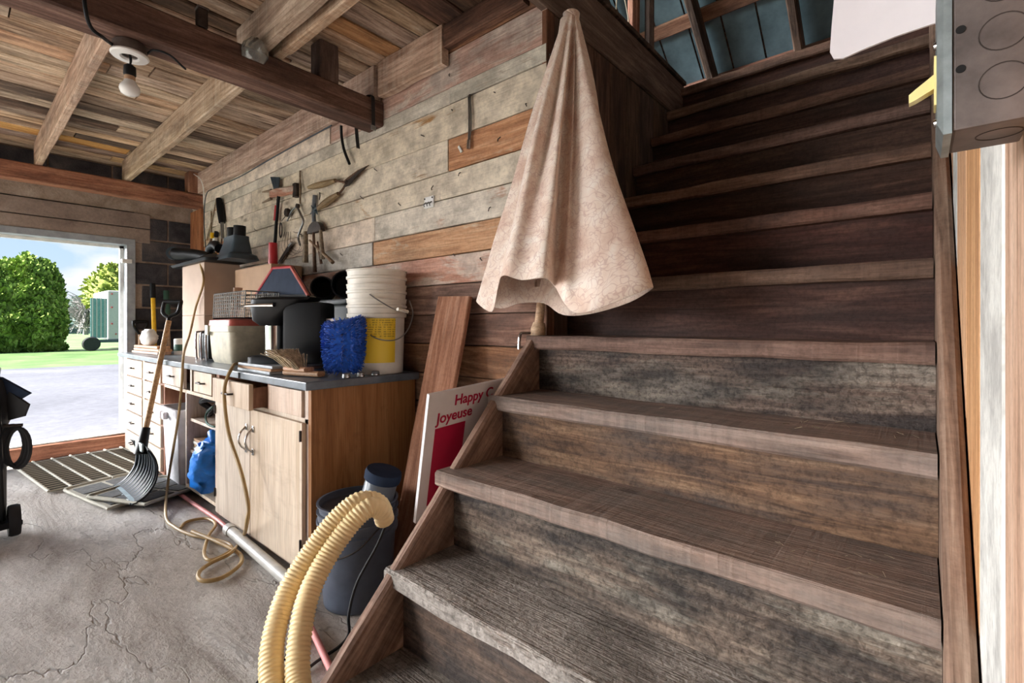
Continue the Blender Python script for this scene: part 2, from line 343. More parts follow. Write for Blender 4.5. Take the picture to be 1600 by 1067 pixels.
M['chrome'] = plain('bright_chrome', (205, 205, 205), 0.18, 1.0)
M['galv'] = plain('galvanised_steel', (168, 178, 178), 0.42, 0.85, mottle=0.2, sc=30)
M['box_side'] = plain('tarnished_box_steel', (112, 102, 98), 0.5, 0.6, mottle=0.25, sc=20)
M['iron'] = plain('dark_iron', (66, 58, 54), 0.6, 0.6, mottle=0.3, sc=40)
M['rust'] = plain('rusty_steel', (104, 78, 62), 0.75, 0.4, mottle=0.35, sc=50)
M['black'] = plain('black_plastic', (14, 15, 18), 0.5, spec=0.25)
M['black_soft'] = plain('black_rubber', (38, 38, 40), 0.75)
M['navy'] = plain('dark_blue_plastic', (40, 50, 68), 0.8, spec=0.1)
M['black_bucket'] = plain('dark_grey_bucket_plastic', (80, 86, 98), 0.45)
M['slate'] = plain('slate_grey_plastic', (58, 72, 82), 0.4)
M['bucket'] = plain('white_bucket_plastic', (222, 216, 204), 0.5, mottle=0.08)
M['cream'] = plain('dirty_cream_plastic', (196, 188, 166), 0.5, mottle=0.14)
M['redlid'] = plain('faded_red_plastic', (186, 96, 84), 0.5)
M['red'] = plain('red_plastic', (176, 36, 44), 0.4)
M['carton'] = plain('plain_cardboard', (188, 164, 146), 0.85, mottle=0.06, sc=5)
M['carton2'] = plain('brown_cardboard', (176, 144, 116), 0.85, mottle=0.08, sc=5)
M['paper'] = plain('white_paper', (222, 220, 214), 0.8)
M['white_plastic'] = plain('white_plastic', (226, 220, 222), 0.35, mottle=0.05, sc=6)
M['bulb'] = plain('frosted_bulb_glass', (232, 232, 230), 0.25, mottle=0.02)
M['cer'] = plain('white_ceramic', (228, 228, 226), 0.3, mottle=0.03)
M['toggle'] = plain('ivory_toggle', (226, 206, 140), 0.35, mottle=0.05)
M['dark_hole'] = plain('dark_hole', (14, 13, 13), 0.9)
M['cord'] = plain('tan_extension_cord', (170, 140, 92), 0.5, mottle=0.15)
M['hose_pink'] = plain('faded_red_air_hose', (206, 132, 128), 0.5, mottle=0.15)
M['pvc'] = plain('grey_pvc_pipe', (182, 178, 170), 0.4)
M['yellow_hose'] = plain('yellow_corrugated_plastic', (246, 220, 168), 0.5, mottle=0.06, sc=8)
M['yellow'] = plain('yellow_plastic', (236, 186, 30), 0.4)
M['green'] = plain('dark_green_plastic', (48, 84, 70), 0.45)
M['tarp'] = plain('blue_tarpaulin', (24, 116, 206), 0.35, sc=25, bump=0.3)
M['chenille'] = plain('blue_chenille', (24, 88, 190), 0.85, mottle=0.3, sc=60, sheen=0.3)
M['bristle'] = plain('tan_bristles', (190, 170, 142), 0.8, mottle=0.3, sc=60)
M['frost'] = plain('translucent_plastic', (120, 126, 134), 0.3, mottle=0.1, trans=0.35)
M['glass'] = plain('clear_glass', (235, 238, 236), 0.05, mottle=0.0, trans=0.95, bump=0.0)
M['mat_light'] = plain('worn_grey_mat_rubber', (170, 166, 152), 0.85)
M['mat_dark'] = plain('charcoal_mat_pile', (88, 88, 88), 0.95, mottle=0.25, sc=60)
M['sign'] = plain('white_foam_board', (232, 228, 228), 0.5, mottle=0.03)
M['sign_red'] = plain('crimson_print', (184, 22, 66), 0.5, mottle=0.03)
M['hedge'] = patchy('cedar_leaves', [(74, 100, 42), (122, 148, 68), (160, 174, 100)], 3.0, bump=0.3, fine=12)
M['tree_bare'] = plain('bare_twigs', (138, 134, 132), 0.9)
M['tree_green'] = plain('bluish_green_leaves', (104, 128, 118), 0.9, mottle=0.25, sc=2)
M['tree_yellow'] = plain('yellow_green_leaves', (126, 138, 62), 0.9, mottle=0.25, sc=2)
M['trailer'] = plain('white_trailer_skin', (176, 172, 172), 0.4, mottle=0.04)
M['teal'] = plain('teal_panel', (104, 142, 144), 0.5)
M['roof'] = plain('blue_grey_roof_metal', (120, 146, 156), 0.45, 0.3, mottle=0.3, sc=3)
M['twine'] = plain('frayed_twine', (170, 160, 136), 0.9)
def fabric():
    m, nt, bs = new_mat('faded_floral_canvas')
    tc = nd(nt, 'ShaderNodeTexCoord'); v = tc.outputs['Object']
    n1 = nd(nt, 'ShaderNodeTexNoise', {0: v, 'Scale': 7.0, 'Detail': 4.0, 'Distortion': 1.8}).outputs[0]
    vo = nd(nt, 'ShaderNodeTexVoronoi', {0: nd(nt, 'ShaderNodeVectorMath', {0: v, 1: nd(nt, 'ShaderNodeTexNoise', {0: v, 'Scale': 9.0}).outputs[1]}).outputs[0], 'Scale': 11.0}, feature='DISTANCE_TO_EDGE').outputs[0]
    col = ramp(nt, n1, [(0.3, lin((212, 182, 164))), (0.5, lin((230, 210, 194))), (0.68, lin((238, 226, 214)))])
    col = mixc(nt, ramp(nt, vo, [(0.0, (0.5, 0.5, 0.5)), (0.07, (0, 0, 0))]), col, lin((178, 136, 128)))
    wv = nd(nt, 'ShaderNodeTexNoise', {0: v, 'Scale': 220.0, 'Detail': 2.0}).outputs[0]
    nt.links.new(col, bs.inputs['Base Color']); bs.inputs['Roughness'].default_value = 0.85
    bs.inputs['Sheen Weight'].default_value = 0.15; bs.inputs['Specular IOR Level'].default_value = 0.15
    nt.links.new(nd(nt, 'ShaderNodeBump', {'Strength': 0.15, 'Distance': 0.003, 'Height': wv}).outputs[0], bs.inputs['Normal'])
    return m
M['canvas'] = fabric()
def label_mat():
    m, nt, bs = new_mat('yellow_printed_label')
    tc = nd(nt, 'ShaderNodeTexCoord'); sep = nd(nt, 'ShaderNodeSeparateXYZ', {0: tc.outputs['Object']})
    z = sep.outputs[2]
    line = mth(nt, 'GREATER_THAN', mth(nt, 'FRACT', mth(nt, 'MULTIPLY', z, 95.0)), 0.5)
    n = nd(nt, 'ShaderNodeTexNoise', {0: nd(nt, 'ShaderNodeMapping', {0: tc.outputs['Object'], 'Scale': (1, 1, 0.2)}).outputs[0], 'Scale': 120.0}).outputs[0]
    k = mth(nt, 'MULTIPLY', mth(nt, 'MULTIPLY', line, mth(nt, 'GREATER_THAN', n, 0.48)), mth(nt, 'GREATER_THAN', z, 0.115))
    nt.links.new(mixc(nt, mth(nt, 'MULTIPLY', k, 0.55), lin((234, 198, 52)), lin((70, 60, 30))), bs.inputs['Base Color'])
    bs.inputs['Roughness'].default_value = 0.45
    return m
M['label'] = label_mat()
XL, YB, XS, XR = -5.28, 1.50, -1.13, 0.062      # door wall, plank wall, left edge of the stairs, board wall at right
YF, XE = -3.2, 1.6                               # wall behind the camera, far right of the room

# ================================================================ OUTDOORS
def flat_grid(name, x0, x1, y0, y1, z, mat, nx=2, ny=2, amp=0.0, sc=1.0, label=None, thick=0.0):
    vs, fs = [], []
    for i in range(nx + 1):
        for j in range(ny + 1):
            x, y = x0 + (x1 - x0) * i / nx, y0 + (y1 - y0) * j / ny
            vs.append((x, y, z + (noise.noise(Vector((x * sc, y * sc * 1.6, 3.1))) * amp if amp else 0)
                       + (noise.noise(Vector((x * sc * 4, y * sc * 6, 7.7))) * amp * .35 if amp else 0)))
    for i in range(nx):
        for j in range(ny):
            a = i * (ny + 1) + j; fs.append((a, a + ny + 1, a + ny + 2, a + 1))
    me = bpy.data.meshes.new(name); me.from_pydata(vs, [], fs); me.update()
    for p in me.polygons: p.use_smooth = True
    me.materials.append(mat)
    return tag(link(bpy.data.objects.new(name, me), None, Matrix.Identity(4)), label, kind='structure')
flat_grid('ground', -90, 40, -60, 60, -0.16, M['grass'], 60, 60, 0.02, 0.7, 'green lawn around the building')
flat_grid('driveway', -18.6, -6.35, -40, 26, -0.12, M['asphalt'], 12, 40, 0.01, 0.4, 'pale asphalt driveway outside the open door')
flat_grid('apron', -6.35, 3.0, -14, -3.2, -0.125, M['yard'], 8, 8, 0.0, 1.0, 'unseen yard behind the camera, kept pale to bounce light in')  # unseen ground, kept paler than the driveway so it bounces light indoors

# ================================================================ ROOM SHELL
flat_grid('floor', XL - .12, XE, YF, 2.95, 0.0, M['floor'], 150, 130, 0.011, 1.3, 'uneven dusty concrete floor')

# --- door wall of dark concrete blocks
wl = setting('wall_left', 'dark concrete block wall around the open doorway', (XL, 0, 0))
DY0, DY1, DZ0, DZ1 = -2.3, 1.0, 0.13, 1.76
for (y0, y1, z0, z1) in ((DY1 + .06, 1.62, 0, 2.50), (YF, DY0 - .06, 0, 2.50), (DY0 - .06, DY1 + .06, 2.06, 2.50)):
    MB().bb(XL - .20, XL - .012, y0, y1, z0, z1).build('mortar_backing', M['mortar'], wl)
bm_cache = {}
def block(y0, y1, z0, z1):
    o = MB().bb(XL - .10, XL + random.uniform(-.004, .004), y0, y1, z0, z1, ch=.008).build('concrete_block', M['block'], wl)
for r in range(13):
    z0 = r * .203 + .006; z1 = z0 + .187
    if z1 > 2.50: z1 = 2.50
    off = .2 if r % 2 else 0
    y = 1.50 - off if off else 1.50
    spans = []
    yy = 1.50
    first = .2 if r % 2 else .4
    while yy > YF + .05:
        ln = first; first = .4
        spans.append((max(YF, yy - ln + .012), yy)); yy -= ln
    for a, b in spans:
        mid = (a + b) / 2
        if z1 < 2.07 and DY0 - .06 < b and a < DY1 + .06:
            if b > DY1 + .12: a = DY1 + .065
            elif a < DY0 - .12: b = DY0 - .065
            else: continue
        if z1 > 2.04 and z0 < 2.07 and a < DY1 + .2: continue
        if b - a > .04: block(a, b, z0, z1)
MB().bb(XL - .16, XL + .006, DY0 - .2, DY1 + .17, 1.79, 1.915, ch=.006).build('concrete_lintel', M['lintel'], wl)
MB().bb(XL - .16, XL + .003, DY0 - .2, DY1 + .17, 1.922, 2.05, ch=.006).build('concrete_lintel', M['lintel'], wl)

dr = setting('door_1', 'wide open doorway with grey white trim and timber sill', (XL, 0, 0))
MB().bb(XL - .16, XL + .012, DY1, DY1 + .062, DZ0, 1.80, ch=.004).build('jamb', M['trim'], dr)
MB().bb(XL - .16, XL + .012, DY0 - .062, DY0, DZ0, 1.80, ch=.004).build('jamb', M['trim'], dr)
MB().bb(XL - .16, XL + .014, DY0 - .06, DY1 + .06, DZ1, DZ1 + .055, ch=.004).build('door_head', M['trim'], dr)
MB().bb(XL - .13, XL - .10, DY1 - .028, DY1, DZ0, DZ1).build('door_stop', M['metal_track'], dr)
MB().bb(XL - .13, XL - .10, DY0, DY1, DZ1 - .022, DZ1).build('door_stop', M['metal_track'], dr)
MB().bb(XL - .02, XL + .03, DY1 - .035, DY1 + .035, 1.60, 1.635, ch=.004).build('strike_plate', M['metal_track'], dr)
board('sill', (XL - .04, DY0 - .05, .060), (XL - .04, DY1 + .05, .060), .125, .16, (0, 0, 1), M['beam_red'], dr, .008, 9, .012)
MB().bb(XL - .14, XL + .03, DY0, DY1, .122, .134, ch=.003).build('sill_plate', M['metal_track'], dr)

# --- plank wall behind the bench
wb = setting('wall_back', 'whitewashed horizontal plank wall above the workbench', (0, YB, 0))
rows = [2.455, 2.32, 2.157, 2.082, 1.923, 1.773, 1.648, 1.515, 1.385, 1.25, 1.11, .97, .83, .69, .55, .41, .27, .13, 0.0]
joints = {1: [(-2.73, 'white1', 'pink'), ], 2: [(-1.66, 'white3', 'white3')], 3: [(-3.9, 'white1', 'white1')], 4: [(-4.55, 'white2', 'white1'), (-1.67, 'white1', 'orange')],
          5: [(-4.35, 'orange', 'white1')], 6: [(-2.26, 'white1', 'white2')], 7: [(-2.28, 'white3', 'orange')], 8: [(-3.2, 'white2', 'pink')]}
single = {0: 'brown', 1: 'pink', 2: 'white3', 3: 'white1', 4: 'white1', 5: 'white1', 6: 'white2', 7: 'orange', 8: 'pink'}
for i in range(len(rows) - 1):
    z1, z0 = rows[i], rows[i + 1]
    cuts = [XL]; mats = []
    js = joints.get(i)
    if js:
        for x, l, r in js:
            cuts.append(x); mats.append(l)
        mats.append(js[-1][2])
    else:
        k = random.uniform(-3.8, -2.2); cuts.append(k); mats = ['brown', 'brown'] if i > 9 or i == 0 else [single.get(i, 'white2'), single.get(i, 'brown')]
    cuts.append(-1.105)
    for a, b, mm in zip(cuts[:-1], cuts[1:], mats):
        yj = random.uniform(-.003, .003)
        board('wall_board', (a + .002, YB + .0125 + yj, (z0 + z1) / 2), (b - .002, YB + .0125 + yj, (z0 + z1) / 2), z1 - z0 - .004, .025, (0, 0, 1), M[mm], wb, .0015, 4, .003)
MB().bb(XL - .1, -1.11, YB + .03, YB + .05, 0, 2.50).build('sheathing', M['stairwall'], wb)
board('corner_post', (-5.12, YB - .012, 1.3), (-5.12, YB - .012, 2.12), .29, .024, (1, 0, 0), M['beam_red'], wb)
# bent nails and pegs left in the planks
nails = [(655, 210, 8, 3), (775, 220, 7, -6), (620, 316, 6, 5), (582, 262, 7, 5), (718, 268, -2, 7), (672, 297, 5, -7), (765, 322, -2, 8), (706, 396, 5, 4), (560, 305, 8, 6), (395, 357, 7, 4), (770, 143, 4, 2), (704, 170, 3, 3), (820, 160, 3, 6), (748, 402, 5, 5), (340, 312, 10, 5), (700, 118, 3, -3), (858, 83, 2, 4), (530, 395, 5, 4)]
for x, y, dx, dy in nails:
    p = PX(x, y, Y=YB - .001); q = PX(x + dx * .4, y + dy * .4, Y=YB - .022); r_ = PX(x + dx, y + dy, Y=YB - .02)
    MB().tube([p + Vector((0, .01, 0)), q, r_], .0022, 6).build('nail', M['iron'], wb)

# --- wall beside the stairs, dark vertical boards
XW = -1.105
ws = setting('wall_stair', 'dark vertical board wall along the left of the stairs', (XW, YB, 0))
y = YB + .056
while y < 2.92:
    w_ = random.uniform(.13, .19)
    board('wall_board', (XW - .013, y + w_ / 2, .9), (XW - .013, y + w_ / 2, 2.285), w_ - .004, .022, (0, 1, 0), M['stairwall'], ws, .001, 2, .003)
    y += w_
MB().bb(XW - .045, XW - .028, YB + .055, 2.95, 0, 2.285).build('sheathing', M['stairwall'], ws)
board('corner_board', (XW - .012, YB + .027, .9), (XW - .012, YB + .027, 2.285), .05, .026, (0, 1, 0), M['brown'], ws, .001, 3, .003)

# --- wall of upright boards at the right of the stairs
wr = setting('wall_right', 'upright pine and white painted boards right of the stairs', (XR, 0, 0))
ys = [.30, .44, .56, .70, .951, 1.22, 1.52, 1.72, 1.95, 2.2, 2.42, 2.66, 2.9]
mt = ['r_white', 'r_orange', 'r_pink', 'r_white', 'r_orange', 'r_orange', 'r_white', 'r_orange', 'r_pink', 'r_white', 'brown', 'brown']
for a, b, mm in zip(ys[:-1], ys[1:], mt):
    board('wall_board', (XR + .012 + random.uniform(-.002, .002), (a + b) / 2, 0.0), (XR + .012, (a + b) / 2, 2.62), b - a - .004, .022, (0, 1, 0), M[mm], wr, .0012, 4, .003)
MB().bb(XR + .026, XR + .05, .30, 2.9, 0, 2.6).build('sheathing', M['brown'], wr)

# --- the walls behind the camera: unseen, their wide opening added to let daylight in
wu = setting('wall_under_stairs', 'dark board wall closing the space behind the stairs', (0, 2.97, 0))
MB().bb(XW - .05, XR + .06, 2.96, 3.0, 0, 2.40).build('wall_panel', M['stairwall'], wu)
MB().bb(XR + .028, XR + .06, 2.88, 3.0, 0, 2.40).build('wall_panel', M['stairwall'], wu)
wf = setting('wall_front', 'plank wall behind the camera with a wide opening added for light', (0, YF, 0))
for x0, x1, z0, z1 in ((XL, -4.9, 0, 2.50), (-1.1, XE, 0, 2.50), (-4.9, -1.1, 2.30, 2.50)):
    MB().bb(x0, x1, YF - .08, YF, z0, z1).build('wall_panel', M['brown'], wf)
we = setting('wall_right_far', 'plank wall closing the room to the far right', (XE, 0, 0))
MB().bb(XE, XE + .06, YF, 1.6, 0, 2.50).build('wall_panel', M['brown'], we)
MB().bb(XR + .05, XE, 1.5, 1.56, 0, 2.50).build('wall_panel', M['brown'], we)

# --- ceiling: boards, joists and beams
ce = setting('ceiling', 'rough board ceiling on sawn joists and timber beams', (0, 0, 2.38))
x = XL - .05
while x < XE - .02:
    w_ = random.uniform(.115, .17)
    cx_ = x + w_ / 2
    y_end = YB + .02 if (cx_ < XS + .02 or cx_ > XR + .05) else .28
    cuts = [YF, random.uniform(-1.6, .2), random.uniform(.45, 1.2), y_end] if y_end > 1 else [YF, y_end]
    if random.random() < .5 and len(cuts) > 2: cuts.pop(random.choice([1, 2]))
    for a, b in zip(cuts[:-1], cuts[1:]):
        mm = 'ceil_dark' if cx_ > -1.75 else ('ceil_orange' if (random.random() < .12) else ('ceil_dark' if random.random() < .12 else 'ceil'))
        board('ceiling_board', (cx_, a + .003, 2.448 + random.uniform(-.003, .003)), (cx_, b - .003, 2.448), w_ - .011, .022, (1, 0, 0), M[mm], ce, .0035, 4, .006)
    x += w_
MB().bb(XL - .1, XS, YF, YB + .05, 2.462, 2.485).build('upper_floor', M['ceil_dark'], ce)
MB().bb(XL - .1, XS - .03, YB + .05, 5.0, 2.462, 2.485).build('upper_floor', M['ceil_dark'], ce)
MB().bb(XS, XE, YF, .28, 2.462, 2.485).build('upper_floor', M['ceil_dark'], ce)
MB().bb(XR + .05, XE, .28, 5.0, 2.462, 2.485).build('upper_floor', M['ceil_dark'], ce)
MB().bb(XS - .03, XR + .06, 2.87, 5.0, 2.455, 2.485).build('upper_floor', M['ceil_dark'], ce)
board('main_beam', (-2.25, YF, 2.185), (-2.25, YB - .002, 2.185), .13, .14, (0, 0, 1), M['beam'], ce, .003, 10, .008)
board('door_beam', (-5.03, YF, 2.185), (-5.03, YB - .002, 2.185), .13, .10, (0, 0, 1), M['beam_red'], ce, .003, 10, .008)
def joist(y, x0, x1, w=.184, t=.042, z=2.343):
    board('joist', (x0, y, z), (x1, y, z), w, t, (0, 0, 1), M['joist'], ce, .003, 6, .005)
for yj in (.43, .955, -.12, -.66, -1.2, -1.75, -2.3, -2.85): joist(yj, -5.08, -2.12)
joist(1.472, -5.25, -2.20)
for yj in (.885, .36, -.2, -.73, -1.28, -1.83, -2.38, -2.9): joist(yj, -2.42, XS - .04)
joist(1.472, -2.16, -1.66); joist(.96, -2.12, XS - .04)
board('beam_block', (-2.24, 1.20, 2.25), (-2.24, 1.20, 2.434), .10, .10, (0, 1, 0), M['beam'], ce, .004, 2, .006)
board('beam_block', (-5.03, 1.43, 2.25), (-5.03, 1.43, 2.434), .09, .12, (0, 1, 0), M['beam_red'], ce, .004, 2, .006)
board('stair_header', (XW - .012, .28, 2.40), (XW - .012, 2.9, 2.40), .22, .04, (0, 0, 1), M['beam'], ce, .003, 6, .006)
MB().bb(XW - .05, XW + .02, .28, 2.9, 2.511, 2.535, ch=.004).build('upper_floor_edge', M['stairwall'], ce)
board('wall_plate', (-1.66, YB - .02, 2.379), (XS - .06, YB - .02, 2.379), .10, .04, (0, 0, 1), M['ceil_dark'], ce)

# --- roof over the loft
rf = setting('roof', 'blue grey sheet metal roof on rough rafters above the stairs', (0, 4, 3.2))
SL = 0.79
def rz(y): return 3.22 - SL * (y - 4.0)
x = XL - .2
while x < XE + .3:
    wd = .24
    board('roof_sheet', (x + wd / 2, .5, rz(.5) + .02), (x + wd / 2, 4.95, rz(4.95) + .02), wd - .012, .006, (1, 0, 0), M['roof'], rf, 0, 1, .002)
    x += wd
MB().prism([(XL - .2, .5, rz(.5) + .035), (XE + .3, .5, rz(.5) + .035), (XE + .3, 4.95, rz(4.95) + .035), (XL - .2, 4.95, rz(4.95) + .035)], (0, 0, .02)).build('roof_deck', M['ceil_dark'], rf)
MB().prism([(XL - .2, .5, rz(.5)), (XE + .3, .5, rz(.5)), (XE + .3, -3.3, rz(.5) - 3.0), (XL - .2, -3.3, rz(.5) - 3.0)], (0, 0, .03)).build('roof_deck', M['ceil_dark'], rf)
for yp in (1.6, 2.2, 2.75, 3.25, 3.72, 4.14):
    board('purlin', (XL, yp, rz(yp) - .02), (XE, yp, rz(yp) - .02), .10, .035, (0, 1, -SL), M['beam_red'], rf, .004, 8, .005)
for k in range(-6, 5):
    xr = -1.30 + .62 * k
    if xr < XE: board('rafter', (xr, .5, rz(.5) - .11), (xr, 4.9, rz(4.9) - .11), .13, .06, (0, SL, 1), M['ceil_dark'], rf, .006, 6, .01)
MB().bb(XE + .25, XE + .3, -3.2, 5.0, 2.4, 6.2).build('gable_end', M['ceil_dark'], rf)
pp = PX(990, 40, Y=2.6)
board('loft_post', (pp.x, 2.6, 2.43), (pp.x, 2.6, 4.2), .07, .07, (1, 0, 0), M['beam_red'], rf, .006, 5, .02)
board('loft_post', (pp.x + .075, 2.65, 2.43), (pp.x + .075, 2.65, 4.2), .05, .05, (1, 0, 0), M['ceil_dark'], rf, .002, 3, .015)

# ================================================================ STAIRS
st = thing('staircase', 'steep rough sawn wooden staircase with thick dusty treads', 'staircase', (-.53, .6, 0))
TZ = [.17, .387, .613, .819, 1.02, 1.23, 1.44, 1.645, 1.855, 2.06, 2.27, 2.48]
TY = [.56, .782, .971, 1.196, 1.404, 1.61, 1.815, 2.02, 2.225, 2.43, 2.635, 2.84]
for k, (z, yv) in enumerate(zip(TZ, TY)):
    th = .048
    y1 = TY[k + 1] + .052 if k + 1 < len(TY) else yv + .22
    xl = XS - .006 if yv < YB - .12 else (XS + .002 if yv < YB else XW + .004)
    board('tread', (xl, (yv + y1) / 2, z - th / 2), (.022, (yv + y1) / 2, z - th / 2), y1 - yv, th, (0, 1, 0), M['tread_dusty' if k < 2 else ('tread' if k < 4 else 'tread_red_shaded')], st, .005, 10, .007)
    zb = TZ[k - 1] if k else 0.0
    board('riser', (XS + .037 if yv < YB - .06 else XW + .004, yv + .045, (zb - .012 + z - th) / 2), (.024, yv + .045, (zb - .012 + z - th) / 2), z - th - zb + .016, .022, (0, 0, 1), M['riser_mould' if k in (2, 4) else ('riser' if k < 5 else 'riser_red_shaded')], st, .001, 6, .002)
sd = Vector((0, TY[-1] - TY[0], TZ[-1] - TZ[0])).normalized(); sn = Vector((0, -sd.z, sd.y))
def stringer(x, up_off, t, w, dn, ye):
    a = Vector((x, TY[0], TZ[0])) - sd * dn + sn * (up_off - w / 2)
    b = a + sd * ((ye - a.y) / sd.y)
    board('stringer', a, b, w, t, sn, M['stringer'], st, .002, 9, .008)
stringer(XS + .018, -.012, .036, .22, .0, YB - .02)
stringer(.042, .045, .034, .28, .05, 2.85)
MB().bb(XS - .17, XS, 1.22, 1.42, .365, .385).build('cleat', M['stringer'], st)

# ================================================================ WORKBENCH
YC, ZC = .96, .83
def pull(parent, x, z, y=YC, w=.09, mat='iron'):
    m = MB(); m.tube([(x - w / 2, y, z), (x - w / 2 + .008, y - .022, z), (x + w / 2 - .008, y - .022, z), (x + w / 2, y, z)], .005, 6)
    return m.build('pull_handle', M[mat], parent, True)
def drawer(parent, x0, x1, z0, z1, y=YC - .016, handle=True, depth=.02, mat='ply'):
    o = MB().bb(x0, x1, y, y + depth, z0, z1, ch=.003).build('drawer', M[mat], parent)
    if handle: pull(o, (x0 + x1) / 2, (z0 + z1) / 2, y)
    return o
def hpanel(parent, x0, x1, y0, y1, z0, z1, name='panel', mat='ply', ch=.002):
    return MB().bb(x0, x1, y0, y1, z0, z1, ch).build(name, M[mat], parent)
# two-door unit
c1 = thing('door_cabinet', 'plywood base cabinet with two doors and a half open drawer', 'cabinet', (-2.42, 1.2, 0))
hpanel(c1, -1.925, -1.90, YC, 1.49, 0.02, .795, 'side_panel', 'ply_side')
hpanel(c1, -2.955, -2.935, YC, 1.49, 0.02, .795, 'side_panel', 'ply_side')
hpanel(c1, -2.935, -1.925, 1.47, 1.49, 0.02, .795, 'back_panel', 'ply_side')
hpanel(c1, -2.935, -1.925, YC + .01, 1.47, .055, .075, 'bottom_panel')
hpanel(c1, -2.935, -1.925, YC, YC + .02, .02, .055, 'toe_rail')
hpanel(c1, -2.935, -1.925, YC, YC + .02, .648, .672, 'front_rail')
hpanel(c1, -1.955, -1.925, YC, YC + .02, .055, .79, 'front_stile')
hpanel(c1, -2.32, -2.285, YC + .002, YC + .022, .672, .79, 'front_stile', 'ply_side')
for x0, x1, hx in ((-2.932, -2.468, -2.505), (-2.462, -1.94, -2.425)):
    d = MB().bb(x0, x1, YC - .02, YC - .001, .045, .655, ch=.003).build('door', M['ply'], c1)
    m = MB(); m.tube([(hx, YC - .02, .565), (hx, YC - .045, .545), (hx, YC - .056, .51), (hx, YC - .045, .475), (hx, YC - .02, .455)], lambda t: .0075 if t < .12 or t > .88 else .005, 8, 4)
    m.box((hx, YC - .022, .565), (.022, .006, .03), None, .002); m.box((hx, YC - .022, .455), (.022, .006, .03), None, .002)
    m.build('bow_handle', M['chrome'], d, True)
    for hz in (.58, .13):
        xx = x0 + .006 if x0 < -2.9 else x1 - .006
        MB().tube([(xx, YC - .024, hz), (xx, YC - .024, hz + .045)], .005, 8).build('hinge', M['iron'], d)
d = drawer(c1, -2.80, -2.335, .668, .788, YC - .075)
for xx in (-2.79, -2.355): MB().bb(xx, xx + .01, YC - .055, YC + .2, .675, .77).build('drawer_side', M['ply_side'], d)
drawer(c1, -2.28, -1.96, .676, .786, YC - .012, False)
# open shelf unit
c2 = thing('open_cabinet', 'open front plywood base cabinet with shelves and a missing drawer', 'cabinet', (-3.47, 1.2, 0))
hpanel(c2, -3.985, -3.965, YC, 1.49, .02, .795, 'side_panel', 'ply_side')
hpanel(c2, -3.515, -3.495, YC, 1.49, .02, .655, 'divider', 'ply')
hpanel(c2, -2.978, -2.958, YC, 1.49, .02, .795, 'side_panel', 'ply_side')
hpanel(c2, -3.965, -2.978, 1.47, 1.49, .02, .795, 'back_panel', 'ply_side')
hpanel(c2, -3.965, -2.978, YC, 1.47, .635, .655, 'drawer_floor')
hpanel(c2, -3.495, -2.978, YC + .02, 1.47, .46, .478, 'shelf')
hpanel(c2, -3.495, -2.978, YC + .02, 1.47, .262, .28, 'shelf')
hpanel(c2, -3.495, -2.978, YC, 1.47, .05, .07, 'shelf')
hpanel(c2, -3.425, -3.395, YC, YC + .02, .655, .79, 'front_stile')
drawer(c2, -3.955, -3.50, .665, .79); drawer(c2, -3.29, -2.99, .668, .788, YC - .02)
# drawer unit
c3 = thing('drawer_cabinet', 'tall plywood base cabinet with two columns of small drawers', 'cabinet', (-4.5, 1.2, 0))
hpanel(c3, -5.05, -5.03, YC, 1.47, 0.02, .795, 'side_panel', 'ply_side'); hpanel(c3, -4.01, -3.99, YC, 1.47, .02, .795, 'side_panel', 'ply_side')
hpanel(c3, -5.03, -4.01, YC + .004, 1.47, .02, .795, 'carcass', 'ply_side')
zs = [.04, .205, .365, .51, .65, .79]
for x0, x1 in ((-5.03, -4.50), (-4.44, -4.0)):
    for a, b in zip(zs[:-1], zs[1:]): drawer(c3, x0, x1, a + .006, b - .006)
hpanel(c3, -4.495, -4.445, YC - .01, YC + .01, .03, .795, 'front_stile')
ct = thing('countertop', 'blue grey laminate worktop along the plank wall', 'countertop', (-3.5, 1.2, .795))
MB().bb(-5.16, -1.875, .925, 1.495, .796, ZC, ch=.004).build('worktop', M['counter'], ct)
MB().bb(-5.16, -2.55, .918, .925, .80, ZC - .002, ch=.001).build('worktop_edge', M['counter'], ct)

# ---------- things kept in the open cabinet
b = thing('waste_bin', 'tall pale grey plastic bin standing in the open cabinet', 'bin', (-3.74, 1.10, .02))
def rect_ring(cx, cy, z, hx, hy, r=.02):
    pts = []
    for sx, sy, a0 in ((1, 1, 0), (-1, 1, 90), (-1, -1, 180), (1, -1, 270)):
        for k in range(4):
            a = R(a0 + 30 * k); pts.append(Vector((cx + sx * (hx - r) + r * math.cos(a), cy + sy * (hy - r) + r * math.sin(a), z)))
    return pts
g_ = plain('pale_grey_plastic', (206, 206, 210), 0.45)
MB().loft([rect_ring(-3.74, 1.06, .02, .15, .11), rect_ring(-3.74, 1.06, .50, .17, .13), rect_ring(-3.74, 1.06, .50, .16, .12), rect_ring(-3.74, 1.06, .06, .14, .10)]).build('body', g_, b, True)
MB().loft([rect_ring(-3.74, 1.06, .47, .177, .137), rect_ring(-3.74, 1.06, .52, .18, .14), rect_ring(-3.74, 1.06, .52, .165, .125), rect_ring(-3.74, 1.06, .47, .165, .125)]).build('rim', g_, b, True)
for dx in (-.10, -.02): MB().box((-3.74 + dx, .91, .47), (.05, .03, .05), None, .01).build('clip', M['white_plastic'], b)
t = MB(); rings = []
